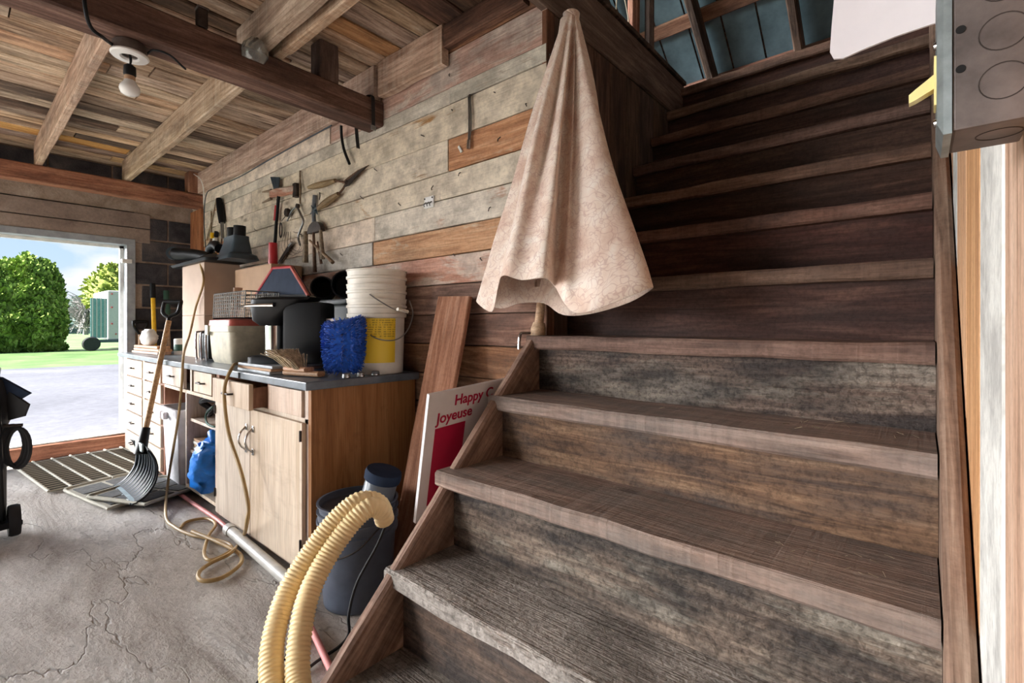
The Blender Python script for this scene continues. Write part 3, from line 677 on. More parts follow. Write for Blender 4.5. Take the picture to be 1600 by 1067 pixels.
for i in range(13):
    s_ = i / 12; c = Vector((-3.22 + .20 * s_, .99 - .05 * math.sin(s_ * 2.2), .11 + .30 * s_ ** .8)); rr = .115 * (1 - .55 * s_) + .02
    rings.append([c + Vector((math.cos(a) * rr * 1.05, math.sin(a) * rr * .62, math.sin(a * 3 + i) * .012)) + Vector((noise.noise(Vector((math.cos(a) * 2, math.sin(a) * 2, i * .6))) * .04 + noise.noise(Vector((math.cos(a) * 6, math.sin(a) * 6, i * 1.3))) * .018, noise.noise(Vector((math.cos(a) * 2, 5 + math.sin(a) * 2, i * .6))) * .03, 0)) for a in [2 * math.pi * k / 20 for k in range(20)]])
bt = thing('folded_tarp', 'crumpled bright blue tarpaulin spilling from the open cabinet', 'tarp', (-3.15, 1.0, .07))
t.loft(rings).build('tarp_body', M['tarp'], bt, 'all')
t = MB(); t.tube([(-3.05, .97, .36), (-3.0, .96, .41), (-3.05, .96, .45), (-3.1, .98, .42), (-3.06, .97, .38)], .022, 8, 4)
t.tube([(-3.08, .98, .33), (-2.99, .97, .37), (-3.02, .97, .40)], .02, 8, 3); t.build('tarp_ties', M['tarp'], bt, 'all')
m = MB()
for k in range(5):
    m.tube([Vector((-3.385 + .085 * math.cos(a) + .008 * k, 1.05 + .03 * math.sin(a * 2), .545 + .045 * math.sin(a) + .012 * (k % 3))) for a in [2 * math.pi * q / 18 for q in range(19)]], .009, 6)
tag(m.build('cable_coil', M['black_soft'], None, True), 'coil of black cable on the upper cabinet shelf', 'cable')
m = MB(); m.tube([(-3.22, 1.02, .575), (-3.24, .99, .53), (-3.2, .98, .49), (-3.10, .965, .487), (-3.02, .965, .49), (-3.06, 1.0, .50), (-3.12, 1.02, .54)], .006, 6, 5)
tag(m.build('rope', M['green'], None, True), 'thin dark green cord hanging over the upper cabinet shelf', 'rope')
st_p = thing('paper_stack', 'small stack of yellowed booklets on the lower cabinet shelf', 'papers', (-3.38, 1.08, .28))
for k in range(4): MB().box((-3.39 + random.uniform(-.008, .008), 1.06, .291 + .018 * k), (.17, .14, .016), Matrix.Rotation(random.uniform(-.06, .06), 4, 'Z'), .003).build('booklet', M['carton2'] if k % 2 else M['paper'], st_p)
m = MB(); m.lathe([(.0, 0), (.06, 0), (.065, .02), (.065, .12), (.05, .135), (.0, .135)], (-3.10, 1.25, .0715), 18)
tag(m.build('paint_tin', M['iron'], None, True), 'dark paint tin on the bottom shelf behind the blue tarp', 'tin')

# ---------- things standing on the worktop
def carton(name, label, x0, x1, y0, y1, z0, z1, mat='carton', grp=None):
    o = thing(name, label, 'box', ((x0 + x1) / 2, (y0 + y1) / 2, z0), grp)
    MB().bb(x0, x1, y0, y1, z0, z1, ch=.004).build('carton_body', M[mat], o)
    xm = (x0 + x1) / 2
    MB().bb(x0 + .002, xm - .001, y0 + .002, y1 - .002, z1, z1 + .0025).build('flap', M[mat], o); MB().bb(xm + .001, x1 - .002, y0 + .002, y1 - .002, z1, z1 + .0025).build('flap', M[mat], o)
    return o
carton('cardboard_box', 'lower plain cardboard box of the tall stack on the worktop', -4.25, -3.77, 1.14, 1.37, ZC, 1.127)
carton('cardboard_box', 'upper plain cardboard box carrying the black vacuum parts', -4.25, -3.77, 1.14, 1.37, 1.131, 1.495)
carton('cardboard_box', 'tan cardboard box against the plank wall behind the wire basket', -3.64, -3.06, 1.29, 1.485, ZC, 1.44, 'carton2')

v = thing('vacuum_floor_tool', 'flat black vacuum floor tool lying on the tall cardboard boxes', 'vacuum part', (-4.0, 1.24, 1.4975))
MB().loft([rect_ring(-4.02, 1.24, 1.498, .40, .13, .05), rect_ring(-4.02, 1.24, 1.515, .42, .14, .05), rect_ring(-4.02, 1.24, 1.53, .36, .10, .05), rect_ring(-4.0, 1.24, 1.56, .22, .06, .03)]).build('plate', M['black'], v, True)
MB().tube([(-3.92, 1.22, 1.55), (-4.05, 1.17, 1.575), (-4.22, 1.09, 1.59)], lambda t: .035 + .012 * t, 14, 3).build('neck', M['black'], v, True)
MB().lathe([(.03, 0), (.048, 0), (.048, .03), (.03, .03)], (-4.235, 1.083, 1.592), 16, Matrix.Rotation(R(90), 4, 'Y') @ Matrix.Rotation(R(20), 4, 'X'), cap=False).build('collar', M['slate'], v, True)
MB().tube([(-4.12, 1.30, 1.55), (-4.13, 1.29, 1.63), (-4.0, 1.28, 1.655), (-3.9, 1.28, 1.62)], .035, 12, 4).build('elbow', M['black'], v, True)
v = thing('vacuum_nozzle_stand', 'slate grey plastic tool bracket with two prongs on the cardboard boxes', 'vacuum part', (-3.62, 1.26, 1.4975))
MB().loft([rect_ring(-3.60, 1.27, 1.4985, .19, .10, .03), rect_ring(-3.60, 1.27, 1.53, .18, .09, .03), rect_ring(-3.58, 1.27, 1.545, .13, .07, .03), rect_ring(-3.56, 1.27, 1.63, .105, .05, .02), rect_ring(-3.56, 1.27, 1.66, .10, .05, .02)]).build('body', M['slate'], v, True)
for dx in (-.055, .055): MB().tube([(-3.56 + dx, 1.27, 1.65), (-3.56 + dx * 1.05, 1.27, 1.73)], .038, 12).build('prong', M['black'], v, True)
tag(MB().lathe([(.0, 0), (.026, 0), (.028, .006), (.026, .15), (.02, .15), (.02, .02), (0, .02)], (-3.20, 1.36, 1.4425), 16).build('red_tube', M['red'], None, True), 'upright red plastic tube on the tan cardboard box', 'tube')

co = thing('cooler', 'dirty cream cooler with a faded red lid beside the coffee maker', 'cooler', (-3.2, 1.15, ZC))
MB().loft([rect_ring(-3.2, 1.16, ZC + .001, .165, .095, .03), rect_ring(-3.2, 1.16, ZC + .03, .175, .105, .03), rect_ring(-3.2, 1.16, 1.02, .185, .115, .03), rect_ring(-3.2, 1.16, 1.022, .195, .125, .03), rect_ring(-3.2, 1.16, 1.055, .195, .125, .03)]).build('body', M['cream'], co, True)
MB().loft([rect_ring(-3.2, 1.16, 1.056, .19, .12, .03), rect_ring(-3.2, 1.16, 1.09, .185, .115, .03), rect_ring(-3.2, 1.16, 1.098, .16, .09, .03)]).build('lid', M['redlid'], co, True)
MB().bb(-3.385, -3.33, 1.025, 1.036, 1.0, 1.06, ch=.004).build('latch', M['cream'], co)

tw = thing('chrome_toaster', 'black toaster with chrome edges between box and cooler', 'toaster', (-3.53, 1.12, ZC))
MB().bb(-3.63, -3.44, 1.06, 1.24, ZC + .012, 1.01, ch=.02).build('body', M['black'], tw, True)
for xx in (-3.63, -3.535, -3.44): MB().tube([(xx, 1.055, ZC + .005), (xx, 1.05, .99), (xx, 1.075, 1.018), (xx, 1.23, 1.018)], .006, 8, 4).build('chrome_edge', M['chrome'], tw, True)
MB().tube([(-3.53, 1.09, 1.01), (-3.53, 1.09, 1.04)], .008, 8).build('knob', M['chrome'], tw, True)

# wire basket on the cooler
wk = thing('wire_basket', 'grey wire grid basket resting on the red cooler lid', 'basket', (-3.1, 1.17, 1.1))
def grid(o3, eu, ev, nu, nv, r=.0024, name='wire_side'):
    m = MB(); o3, eu, ev = Vector(o3), Vector(eu), Vector(ev)
    for i in range(nu + 1): m.tube([o3 + eu * (i / nu), o3 + eu * (i / nu) + ev], r * (1.6 if i in (0, nu) else 1), 4)
    for j in range(nv + 1): m.tube([o3 + ev * (j / nv), o3 + ev * (j / nv) + eu], r * (1.6 if j in (0, nv) else 1), 4)
    return m.build(name, M['steel'], wk)
bx0, bx1, by0, by1, bz0, bz1 = -3.34, -2.86, 1.06, 1.24, 1.102, 1.25
grid((bx0, by0, bz0), (bx1 - bx0, 0, 0), (.02, -.0, bz1 - bz0), 16, 7); grid((bx0, by1, bz0), (bx1 - bx0, 0, 0), (.02, 0, bz1 - bz0), 16, 7)
grid((bx0, by0, bz0), (0, by1 - by0, 0), (.02, 0, bz1 - bz0), 6, 7); grid((bx1, by0, bz0), (0, by1 - by0, 0), (.02, 0, bz1 - bz0), 6, 7)
grid((bx0, by0, bz0), (bx1 - bx0, 0, 0), (0, by1 - by0, 0), 16, 6, name='wire_floor')
board('cedar_slat', (-3.41, 1.20, 1.10), (-3.33, 1.20, 1.30), .05, .012, (0, 1, 0), M['handle_wood'], wk)

cr = thing('black_crate', 'black plastic crate in shadow behind the coffee maker', 'crate', (-2.5, 1.36, ZC))
MB().bb(-2.93, -2.19, 1.315, 1.475, ZC + .001, 1.17, ch=.015).build('crate_body', M['black'], cr)
MB().bb(-2.945, -2.18, 1.30, 1.49, 1.165, 1.195, ch=.008).build('rim', M['black'], cr)
tr = thing('tilted_case', 'dark blue case with a red rim propped up behind the wire basket', 'case', (-2.95, 1.26, 1.24))
ca = [PX(399, 462, Y=1.256), PX(426, 419, Y=1.262), PX(454, 417, Y=1.262), PX(481, 462, Y=1.256)]
MB().prism(ca, (0, .02, .004)).build('panel', M['navy'], tr)
for a_, b_, rr_, mm in ((0, 1, .011, 'red'), (1, 2, .009, 'red'), (2, 3, .010, 'redlid'), (3, 0, .009, 'black')): MB().tube([ca[a_] + Vector((0, .004, 0)), ca[b_] + Vector((0, .004, 0))], rr_, 8).build('rim', M[mm], tr, True)
def pipe(label, p, q, r):
    o = thing('stove_pipe', label, 'pipe', (q[0], q[1], 1.196)); p, q = Vector(p), Vector(q)
    ax = (p - q).normalized(); Lp = (p - q).length; RM = ax.to_track_quat('Z', 'Y').to_matrix().to_4x4()
    MB().lathe([(r, 0), (r, Lp), (r - .004, Lp), (r - .004, .01)], q, 22, RM).build('pipe_wall', M['black'], o, True)
    MB().lathe([(r + .004, Lp - .03), (r + .004, Lp - .018), (r + .0005, Lp - .018), (r + .0005, Lp - .03)], q, 22, RM, cap=False).build('seam_ring', M['black'], o, True)
pipe('black stovepipe lying on the crate, its open end facing out', (-2.455, 1.30, 1.265), (-2.66, 1.43, 1.256), .058)
pipe('wider black stovepipe nearest the white buckets', (-2.235, 1.31, 1.268), (-2.40, 1.425, 1.268), .07)

bs_ = thing('book_stack', 'stack of thin grey boards under the coffee maker', 'boards', (-2.55, 1.12, ZC))
for k in range(3): MB().box((-2.47 + .006 * k, 1.09, ZC + .008 + .0135 * k), (.40 - .01 * k, .27, .0125), Matrix.Rotation(.02 * (k - 1), 4, 'Z'), .002).build('sheet', M['trim'] if k != 1 else M['carton2'], bs_)
z0 = ZC + .0425
km = thing('coffee_maker', 'black single cup coffee maker with a silver column', 'coffee maker', (-2.44, 1.09, z0))
KA = Matrix.Rotation(R(36), 3, 'Z'); K0 = Vector((-2.47, 1.06, z0))
def kx(m, name, mat, sm=True):
    m.v = [K0 + KA @ v for v in m.v]; return m.build(name, M[mat], km, sm)
kx(MB().loft([rect_ring(.02, 0, 0, .13, .08, .04), rect_ring(.02, 0, .03, .13, .08, .04), rect_ring(.02, 0, .036, .12, .075, .04)]), 'base', 'black')
kx(MB().bb(.085, .28, -.085, .075, .001, .30, ch=.02), 'tank', 'black')
kx(MB().lathe([(0, .037), (.044, .037), (.046, .19), (0, .19)], (0, 0, 0), 20), 'column', 'chrome')
kx(MB().loft([rect_ring(0, 0, .185, .06, .06, .04), rect_ring(-.01, 0, .21, .08, .08, .05), rect_ring(.02, 0, .27, .115, .088, .05), rect_ring(.06, 0, .312, .15, .09, .05), rect_ring(.09, 0, .325, .13, .08, .05)]), 'brew_head', 'black')
kx(MB().tube([(-.15, -.06, .278), (-.07, -.088, .283), (.05, -.095, .285)], lambda t: .005 + .006 * t, 8, 4), 'lever', 'chrome')
br = thing('bench_brush', 'wooden bench brush with splayed tan bristles', 'brush', (-2.2, 1.05, ZC))
board('handle', (-2.21, 1.00, ZC + .016), (-2.0, 1.055, ZC + .016), .045, .022, (0, 1, 0), M['handle_wood'], br, .002, 5, .008)
m = MB()
for k in range(150):
    a, q = random.uniform(-1, 1), random.uniform(0, 1)
    s0 = Vector((-2.08 - .12 * q, 1.01 + a * .02, ZC + .035)); e = s0 + Vector((-.05 - .05 * q, a * .05 - .02, .06 + .025 * math.sin(q * 3)))
    m.tube([s0, (s0 + e) / 2 + Vector((0, 0, .012)), e], .0025, 4)
m.build('bristles', M['bristle'], br)
board('block', (-2.21, 1.005, ZC + .034), (-2.05, 1.025, ZC + .034), .05, .02, (0, 1, 0), M['handle_wood'], br, .002, 4, .006)

# white bucket stack
def bucket_prof(z, h=.355, r0=.122, r1=.137):
    return [(0, z), (r0, z), (r0 + .002, z + .004), (r1 - .006, z + h - .09), (r1 + .003, z + h - .088), (r1 + .004, z + h - .072), (r1 - .002, z + h - .07), (r1, z + h - .045), (r1 + .006, z + h - .043), (r1 + .006, z + h - .032), (r1, z + h - .03), (r1 + .002, z + h - .006), (r1 + .006, z + h - .004), (r1 + .006, z + h), (r1 - .003, z + h), (r0 - .002, z + .012), (0, z + .012)]
BX, BY = -2.02, 1.352
for k, lab in enumerate(('bottom white bucket of the nested stack, with a yellow label', 'middle white bucket of the nested stack on the worktop', 'topmost white bucket of the nested stack on the worktop')):
    o = thing('plastic_bucket', lab, 'bucket', (BX, BY, ZC + .001), 'nested white buckets')
    zz = ZC + .001 + .068 * k
    pr = bucket_prof(zz)
    if k: pr = [q for q in pr if q[1] > zz + .25] ; pr = [(.1345, zz + .262)] + pr
    MB().lathe(pr if k == 0 else pr + [(.130, zz + .262)], (BX, BY, 0), 36).build('shell', M['bucket'], o, True)
    if k == 0:
        def patch(a0, a1, z0_, z1_, mat, nm):
            m = MB(); n = 12; rg = []
            for zq in (z0_, z1_):
                rr = .124 + .007 * (zq - ZC) / .265 + .0035
                rg.append([Vector((BX + rr * math.cos(a0 + (a1 - a0) * i / n), BY + rr * math.sin(a0 + (a1 - a0) * i / n), zq)) for i in range(n + 1)])
            rg2 = [[Vector((BX + (v.x - BX) * .993, BY + (v.y - BY) * .993, v.z)) for v in r_] for r_ in rg]
            m.loft([a_ + list(reversed(b_)) for a_, b_ in zip(rg, rg2)]); return m.build(nm, M[mat], o, True)
        patch(R(-82), R(5), ZC + .055, ZC + .262, 'label', 'printed_label')
        m = MB(); m.tube([PX(546, 470, d=2.38), PX(575, 520, d=2.22), PX(610, 532, d=2.18), PX(634, 520, d=2.20), PX(645, 492, d=2.22), PX(640, 470, d=2.30)], .003, 6, 6); m.build('bail_handle', M['steel'], o, True)
    if k == 1:
        m = MB(); m.tube([PX(556, 442, d=2.28), PX(585, 465, d=2.19), PX(618, 484, d=2.18), PX(637, 487, d=2.24)], .0028, 6, 5); m.build('bail_handle', M['steel'], o, True)
        m = MB(); m.tube([PX(621, 483, d=2.175), PX(637, 487, d=2.235)], .008, 8); m.build('grip', M['bucket'], o, True)
# small lattice basket and mitt
lb = thing('lattice_basket', 'small white lattice basket between crate and buckets', 'basket', (-2.2, 1.24, ZC))
m = MB()
for i in range(-4, 9):
    for sgn in (1, -1):
        pts = []
        for q in range(9):
            zq = q / 8; xq = (i * .022 + sgn * zq * .09)
            if 0 <= xq <= .12: pts.append(Vector((-2.25 + xq * .8, 1.205, 1.0 + .08 * zq)))
        if len(pts) > 1: m.tube(pts, .0022, 4)
m.build('lattice', M['white_plastic'], lb)
MB().bb(-2.252, -2.152, 1.208, 1.211, .995, 1.085).build('backing', M['carton'], lb)
MB().bb(-2.252, -2.152, 1.20, 1.28, ZC + .001, .995, ch=.005).build('lower_body', M['white_plastic'], lb)
MB().bb(-2.255, -2.149, 1.199, 1.213, 1.08, 1.092, ch=.003).build('rim', M['white_plastic'], lb)

mi = thing('wash_mitt', 'shaggy blue chenille wash mitt propped in front of the buckets', 'mitt', (-1.96, 1.06, ZC))
mc = Vector((-1.985, 1.155, ZC + .137))
tv = Vector((math.cos(R(52)), math.sin(R(52)), 0)); dv = Vector((-tv.y, tv.x, 0))
m = MB(); rings = []
for i in range(11):
    t_ = i / 10; zz = -.118 + .236 * t_; hw = .084 * (1 - .25 * (1 - t_) ** 3) * (1 if 0 < i < 10 else .82); hd = .045 * (1 if 0 < i < 10 else .6)
    rings.append([mc + tv * (hw * abs(math.cos(a)) ** .6 * (1 if math.cos(a) >= 0 else -1)) + dv * (hd * math.sin(a)) + Vector((0, 0, zz + .015 * math.cos(a) * t_)) for a in [2 * math.pi * k / 24 for k in range(24)]])
m.loft(rings); body_v = list(m.v); m.build('mitt_body', M['chenille'], mi, 'all')
m = MB(); rnd_ = random.Random(4)
for k in range(1500):
    i = rnd_.randrange(10); j = rnd_.random(); a = 2 * math.pi * rnd_.random(); t_ = (i + j) / 10
    p = rings[i][int(a / 6.2832 * 24) % 24].lerp(rings[i + 1][int(a / 6.2832 * 24 + rnd_.random()) % 24], j)
    nrm = (p - mc); nrm.z *= .4; nrm.normalize(); e = p + nrm * .014 + Vector((rnd_.uniform(-.006, .006), rnd_.uniform(-.006, .006), rnd_.uniform(-.008, .003)))
    w_ = .0035; sx = nrm.cross(Vector((0, 0, 1))).normalized() * w_
    m.add([p - sx, p + sx, e + sx * .7, e - sx * .7, p + Vector((0, 0, w_)), e + Vector((0, 0, w_))], [(0, 1, 2, 3), (0, 4, 5, 3), (1, 4, 5, 2)])
o = m.build('chenille_pile', M['chenille'], mi); o['kind'] = 'stuff'
for k, (x_, y_, lab) in enumerate(((-1.902, 1.118, 'small dull metal cup lying in front of the blue mitt'), (-1.896, 1.185, 'small metal cup between the mitt and the buckets'), (-1.897, 1.262, 'small glass jar lying at the front of the bucket stack'))):
    p = Vector((x_, y_, ZC))
    o = thing('tea_light' if k < 2 else 'small_jar', lab, 'tea light' if k < 2 else 'jar', p)
    r_ = .017
    MB().lathe([(0, .001), (r_, .001), (r_ + .001, .004), (r_, .018), (r_ - .004, .022), (0, .022)], p, 14).build('cup', M['steel'] if k < 2 else M['frost'], o, True)
    MB().lathe([(r_ + .0018, .004), (r_ + .0018, .008), (r_, .008), (r_, .004)], p, 14, cap=False).build('rim_ring', M['chrome'], o, True)

# left end of the worktop
ls = [(-4.72, 1.03, .0, 0.60), (-4.70, 1.035, .022, .56), (-4.74, 1.04, .044, .5)]
for k, (x_, y_, dz, ln) in enumerate(ls):
    o = board('wood_slat', (x_ - ln / 2, y_, ZC + .0115 + dz), (x_ + ln / 2, y_ + .04, ZC + .0115 + dz), .09, .02, (0, 1, 0), M['handle_wood'], None, .001, 3)
    tag(o, ('bottom', 'middle', 'topmost')[k] + ' pale wood slat of the pile at the far worktop end', 'slat', 'wood slats')
m = MB(); rings = []
for i in range(8):
    t_ = i / 7; rr = .085 * math.sin(.5 + t_ * 2.3) + .01
    rings.append([Vector((-4.78 + rr * 1.2 * math.cos(a) + .02 * noise.noise(Vector((math.cos(a) * 3, math.sin(a) * 3, i * .9))), 1.05 + rr * .55 * math.sin(a) + .02 * noise.noise(Vector((math.cos(a) * 3 + 9, math.sin(a) * 3, i * .9))), ZC + .068 + .13 * t_)) for a in [2 * math.pi * k / 18 for k in range(18)]])
tag(m.loft(rings).build('plastic_bag', M['paper'], None, 'all'), 'crumpled white plastic bag on the wood slats', 'bag')
tn = thing('label_tin', 'small tin with a green band behind the shovel grip', 'tin', (-4.42, 1.17, ZC))
MB().lathe([(0, .001), (.04, .001), (.04, .12), (.035, .125), (0, .125)], (-4.42, 1.17, ZC), 18).build('tin_body', M['paper'], tn, True)
MB().lathe([(.041, .03), (.041, .08), (.039, .08), (.039, .03)], (-4.42, 1.17, ZC), 18, cap=False).build('green_band', M['green'], tn, True)
hh = thing('yellow_handle_tool', 'tool with yellow shaft and black grip leaning on the block wall', 'tool', (-5.12, 1.17, ZC))
MB().tube([(-5.13, 1.17, ZC + .003), (-5.19, 1.17, 1.30)], .017, 10).build('shaft', M['yellow'], hh, True); MB().tube([(-5.19, 1.17, 1.30), (-5.205, 1.17, 1.43)], .022, 10).build('grip', M['black'], hh, True)
hh = thing('green_handle_tool', 'tool with dark green handle leaning on the block wall', 'tool', (-5.12, 1.27, ZC))
MB().tube([(-5.10, 1.27, ZC + .003), (-5.17, 1.27, 1.20)], .014, 10).build('shaft', M['handle_wood'], hh, True); MB().tube([(-5.16, 1.27, 1.15), (-5.20, 1.27, 1.37)], .024, 10).build('grip', M['green'], hh, True)
sp = thing('spade', 'spade with black D grip standing between door jamb and worktop', 'spade', (-5.205, 1.08, 0))
MB().tube([(-5.205, 1.09, .30), (-5.215, 1.085, .98)], .016, 10).build('shaft', M['handle_wood'], sp, True)
MB().tube([(-5.215, 1.04, 1.09), (-5.215, 1.13, 1.09)], .016, 10).build('grip_bar', M['black'], sp, True)
m = MB(); m.tube([(-5.215, 1.035, 1.10), (-5.215, 1.04, 1.05), (-5.215, 1.085, .97)], .011, 8, 4); m.tube([(-5.215, 1.135, 1.10), (-5.215, 1.13, 1.05), (-5.215, 1.085, .97)], .011, 8, 4); m.build('yoke', M['black'], sp, True)
MB().prism([(-5.20, .99, .05), (-5.20, 1.085, .01), (-5.20, 1.18, .05), (-5.20, 1.18, .30), (-5.20, .99, .30)], (-.006, 0, 0)).build('blade', M['rust'], sp)

# ================================================================ TOOLS ON THE PLANK WALL
def wp(x, y, off=.02): return PX(x, y, Y=YB - off)
sb = thing('snow_brush', 'long car snow brush with red grip hanging on the plank wall', 'snow brush', wp(421, 420))
m = MB(); m.tube([wp(436, 300, .03), wp(432, 345, .03), wp(429, 385, .035), wp(421, 432, .04)], .011, 10, 4); m.build('shaft', M['black'], sb, True)
m = MB(); m.tube([wp(433, 321, .03), wp(431, 345, .03)], .016, 10); m.build('grip', M['red'], sb, True)
m = MB()
for i in range(7):
    f_ = (i - 3) / 3
    m.tube([wp(432 + f_ * 2.5, 297, .03), wp(430 + f_ * 6, 277, .03)], .007, 5)
m.build('bristles', M['slate'], sb)
MB().box(wp(433, 299, .03), (.05, .02, .025), None, .005).build('brush_head', M['black'], sb)
MB().tube([wp(432, 312, .03), wp(432, 312, -.005)], .003, 6).build('hook', M['iron'], sb)

hs = thing('hedge_shears', 'old hedge shears with worn wooden handles on the plank wall', 'shears', wp(540, 285))
def taper_tube(pts, r, mat, name, n=8, sm=4):
    return MB().tube(pts, r, n, sm).build(name, M[mat], hs, True)
taper_tube([wp(482, 293, .03), wp(500, 289, .03), wp(524, 282, .03)], lambda t: .010 + .011 * math.sin(min(1, t * 1.05) * 3.0), 'old_handle', 'handle')
taper_tube([wp(497, 326, .035), wp(512, 315, .035), wp(529, 303, .035)], lambda t: .012 + .010 * math.sin(min(1, t * 1.05) * 3.0), 'old_handle', 'handle')
taper_tube([wp(524, 282, .03), wp(534, 284, .028), wp(541, 285, .026)], .006, 'rust', 'tang'); taper_tube([wp(529, 303, .035), wp(536, 295, .028), wp(541, 285, .03)], .006, 'rust', 'tang')
MB().prism([wp(536, 287, .024), wp(541, 280, .024), wp(560, 266, .024), wp(577, 258, .024), wp(562, 272, .024), wp(545, 285, .024)], (0, -.005, 0)).build('blade', M['rust'], hs)
MB().prism([wp(538, 293, .03), wp(543, 283, .03), wp(560, 268, .03), wp(573, 260, .03), wp(556, 278, .03), wp(546, 290, .03)], (0, -.005, 0)).build('blade', M['iron'], hs)
MB().tube([wp(541, 285, .042), wp(541, 285, .015)], .010, 10).build('pivot', M['iron'], hs, True)
MB().tube([wp(541, 282, .035), wp(541, 282, -.005)], .003, 6).build('hook', M['iron'], hs)

pg = thing('prong_hook', 'weathered wooden double prong bracket behind the snow brush', 'bracket', wp(440, 302))
board('arm', wp(424, 303, .03), wp(461, 296, .03), .055, .03, (0, 0, 1), M['pink'], pg, .003, 4, .008)
for (a_, b_) in (((424, 298), (410, 300)), ((424, 310), (410, 317))): MB().tube([wp(*a_, .03), wp(*b_, .045)], lambda t: .012 - .008 * t, 8).build('prong', M['old_handle'], pg, True)
board('end_block', wp(463, 287, .025), wp(463, 308, .025), .045, .035, (1, 0, 0), M['iron'], pg, .002, 2, .006)

pl_ = thing('steel_tongs', 'steel farrier tongs with curved legs hung from a nail', 'tongs', wp(466, 322))
m = MB(); m.tube([wp(449, 345, .02), wp(456, 330, .025), wp(464, 322, .03)], .006, 8, 4); m.build('leg', M['steel'], pl_, True)
m = MB(); m.tube([wp(464, 322, .03), wp(470, 335, .03), wp(474, 345, .03), wp(470, 358, .03), wp(466, 370, .03), wp(469, 383, .03)], .007, 8, 4); m.build('leg', M['steel'], pl_, True)
MB().lathe([(0, -.008), (.016, -.008), (.016, .008), (0, .008)], wp(465, 322, .03), 12, Matrix.Rotation(R(90), 4, 'X')).build('pivot', M['iron'], pl_, True)
MB().tube([wp(469, 318, .035), wp(469, 267, .01)], .006, 8).build('hanging_bar', M['old_handle'], pl_, True)
MB().lathe([(0, -.014), (.026, -.012), (.03, 0), (.026, .012), (0, .014)], wp(449, 332, .03), 16, Matrix.Rotation(R(90), 4, 'X')).build('round_knob', M['iron'], pl_, True)

wc = thing('wire_coil', 'small coil of dark wire hung under the snow brush', 'wire', wp(439, 362))
for k in range(5):
    c = wp(439 + k * .8, 360, .02 + .003 * k)
    MB().tube([c + Vector((.018 * math.cos(a), -.004 * k, .05 * math.sin(a))) for a in [2 * math.pi * q / 16 for q in range(17)]], .003, 5).build('wire_turn', M['iron'], wc, True)
MB().tube([wp(440, 345, .02), wp(448, 335, .02), wp(451, 328, -.004)], .0025, 5, 3).build('hanging_wire', M['iron'], wc, True)

hk = thing('tool_rack', 'half round iron rack with worn wooden handled tools hanging below', 'rack', wp(490, 360))
m = MB(); m.prism([wp(490, 360, .05) + Vector((.085 * math.cos(a), 0, .065 * math.sin(a) - .01)) for a in [R(180) * k / 12 for k in range(13)]], (0, .03, 0)); m.build('half_round_plate', M['iron'], hk)
for (x_, y0_, x1_, y1_, r_, mm) in ((478, 362, 477, 410, .017, 'old_handle'), (490, 364, 492, 425, .011, 'rust'), (501, 360, 504, 405, .014, 'old_handle'), (484, 376, 520, 410, .010, 'old_handle'), (496, 378, 502, 412, .008, 'rust')):
    MB().tube([wp(x_, y0_, .045), wp((x_ + x1_) / 2, (y0_ + y1_) / 2, .05), wp(x1_, y1_, .045)], lambda t, r_=r_: r_ * (.75 + .4 * t), 8, 3).build('hanging_handle', M[mm], hk, True)
m = MB()
for a0, ln in ((20, .05), (75, .04), (140, .05), (200, .055), (265, .04), (320, .05)):
    c = wp(492, 328, .03); m.tube([c, c + Vector((ln * math.cos(R(a0)), -.004, ln * math.sin(R(a0))))], lambda t: .011 - .008 * t, 6)
m.build('star_knob', M['slate'], hk, True)
MB().tube([wp(492, 305, .02), wp(490, 330, .025), wp(491, 350, .035)], .013, 10, 3).build('glass_tube', M['frost'], hk, True)
MB().tube([wp(499, 300, -.004), wp(500, 306, .03), wp(499, 312, .03)], .003, 6).build('hook', M['iron'], hk)
MB().tube([wp(490, 357, .04), wp(490, 357, -.005)], .004, 6).build('hook', M['iron'], hk)
ps = thing('pocket_saw', 'narrow black bladed hand saw hung low beside the wire', 'saw', wp(452, 392))
MB().prism([wp(434, 412, .02), wp(452, 382, .02), wp(457, 379, .02), wp(457, 384, .02), wp(438, 412, .02)], (0, -.006, 0)).build('blade', M['iron'], ps)
MB().tube([wp(452, 385, .03), wp(457, 379, .03)], .010, 8).build('handle', M['steel'], ps, True)
MB().tube([wp(456, 380, .03), wp(456, 380, -.005)], .0025, 6).build('hook', M['iron'], ps)
tg = thing('wire_tangle', 'thin tangled wire loops drooping below the tongs', 'wire', wp(462, 385))
for k in range(4): MB().tube([wp(445 + 3 * k, 362, .012), wp(440 + 5 * k, 385, .02), wp(452 + 5 * k, 402 - 3 * k, .022), wp(468 + 3 * k, 388, .018), wp(470 + k, 368, .012), wp(458, 362, .012)], .0012, 4, 6).build('wire_loop', M['iron'], tg, True)

cs = thing('black_chisel', 'black handled scraper with steel shaft hung near the corner', 'chisel', wp(345, 312))
MB().tube([wp(342, 311, .03), wp(345, 330, .03), wp(347, 348, .03)], lambda t: .024 + .006 * math.sin(t * 3.1), 10, 3).build('handle', M['black'], cs, True)
MB().tube([wp(347, 348, .03), wp(348, 372, .03)], .014, 10).build('shaft', M['steel'], cs, True)
MB().tube([wp(342, 312, .03), wp(341, 312, -.005)], .003, 6).build('hook', M['iron'], cs)
for k, (x_, y0_, x1_, y1_, lab) in enumerate(((338, 312, 323, 375, 'thin slanting rod in the corner behind the cardboard boxes'), (330, 330, 330, 400, 'thin dark rod standing upright in the wall corner'), (346, 350, 346, 392, 'short rusty rod hung below the black chisel'))):
    tag(MB().tube([wp(x_, y0_, .008), wp((x_ + x1_) / 2 + .5, (y0_ + y1_) / 2, .012), wp(x1_, y1_, .012)], .006, 6, 3).build('thin_rod', M['rust'] if k == 2 else M['old_handle'], None, True), lab, 'rod', 'rods in the corner')
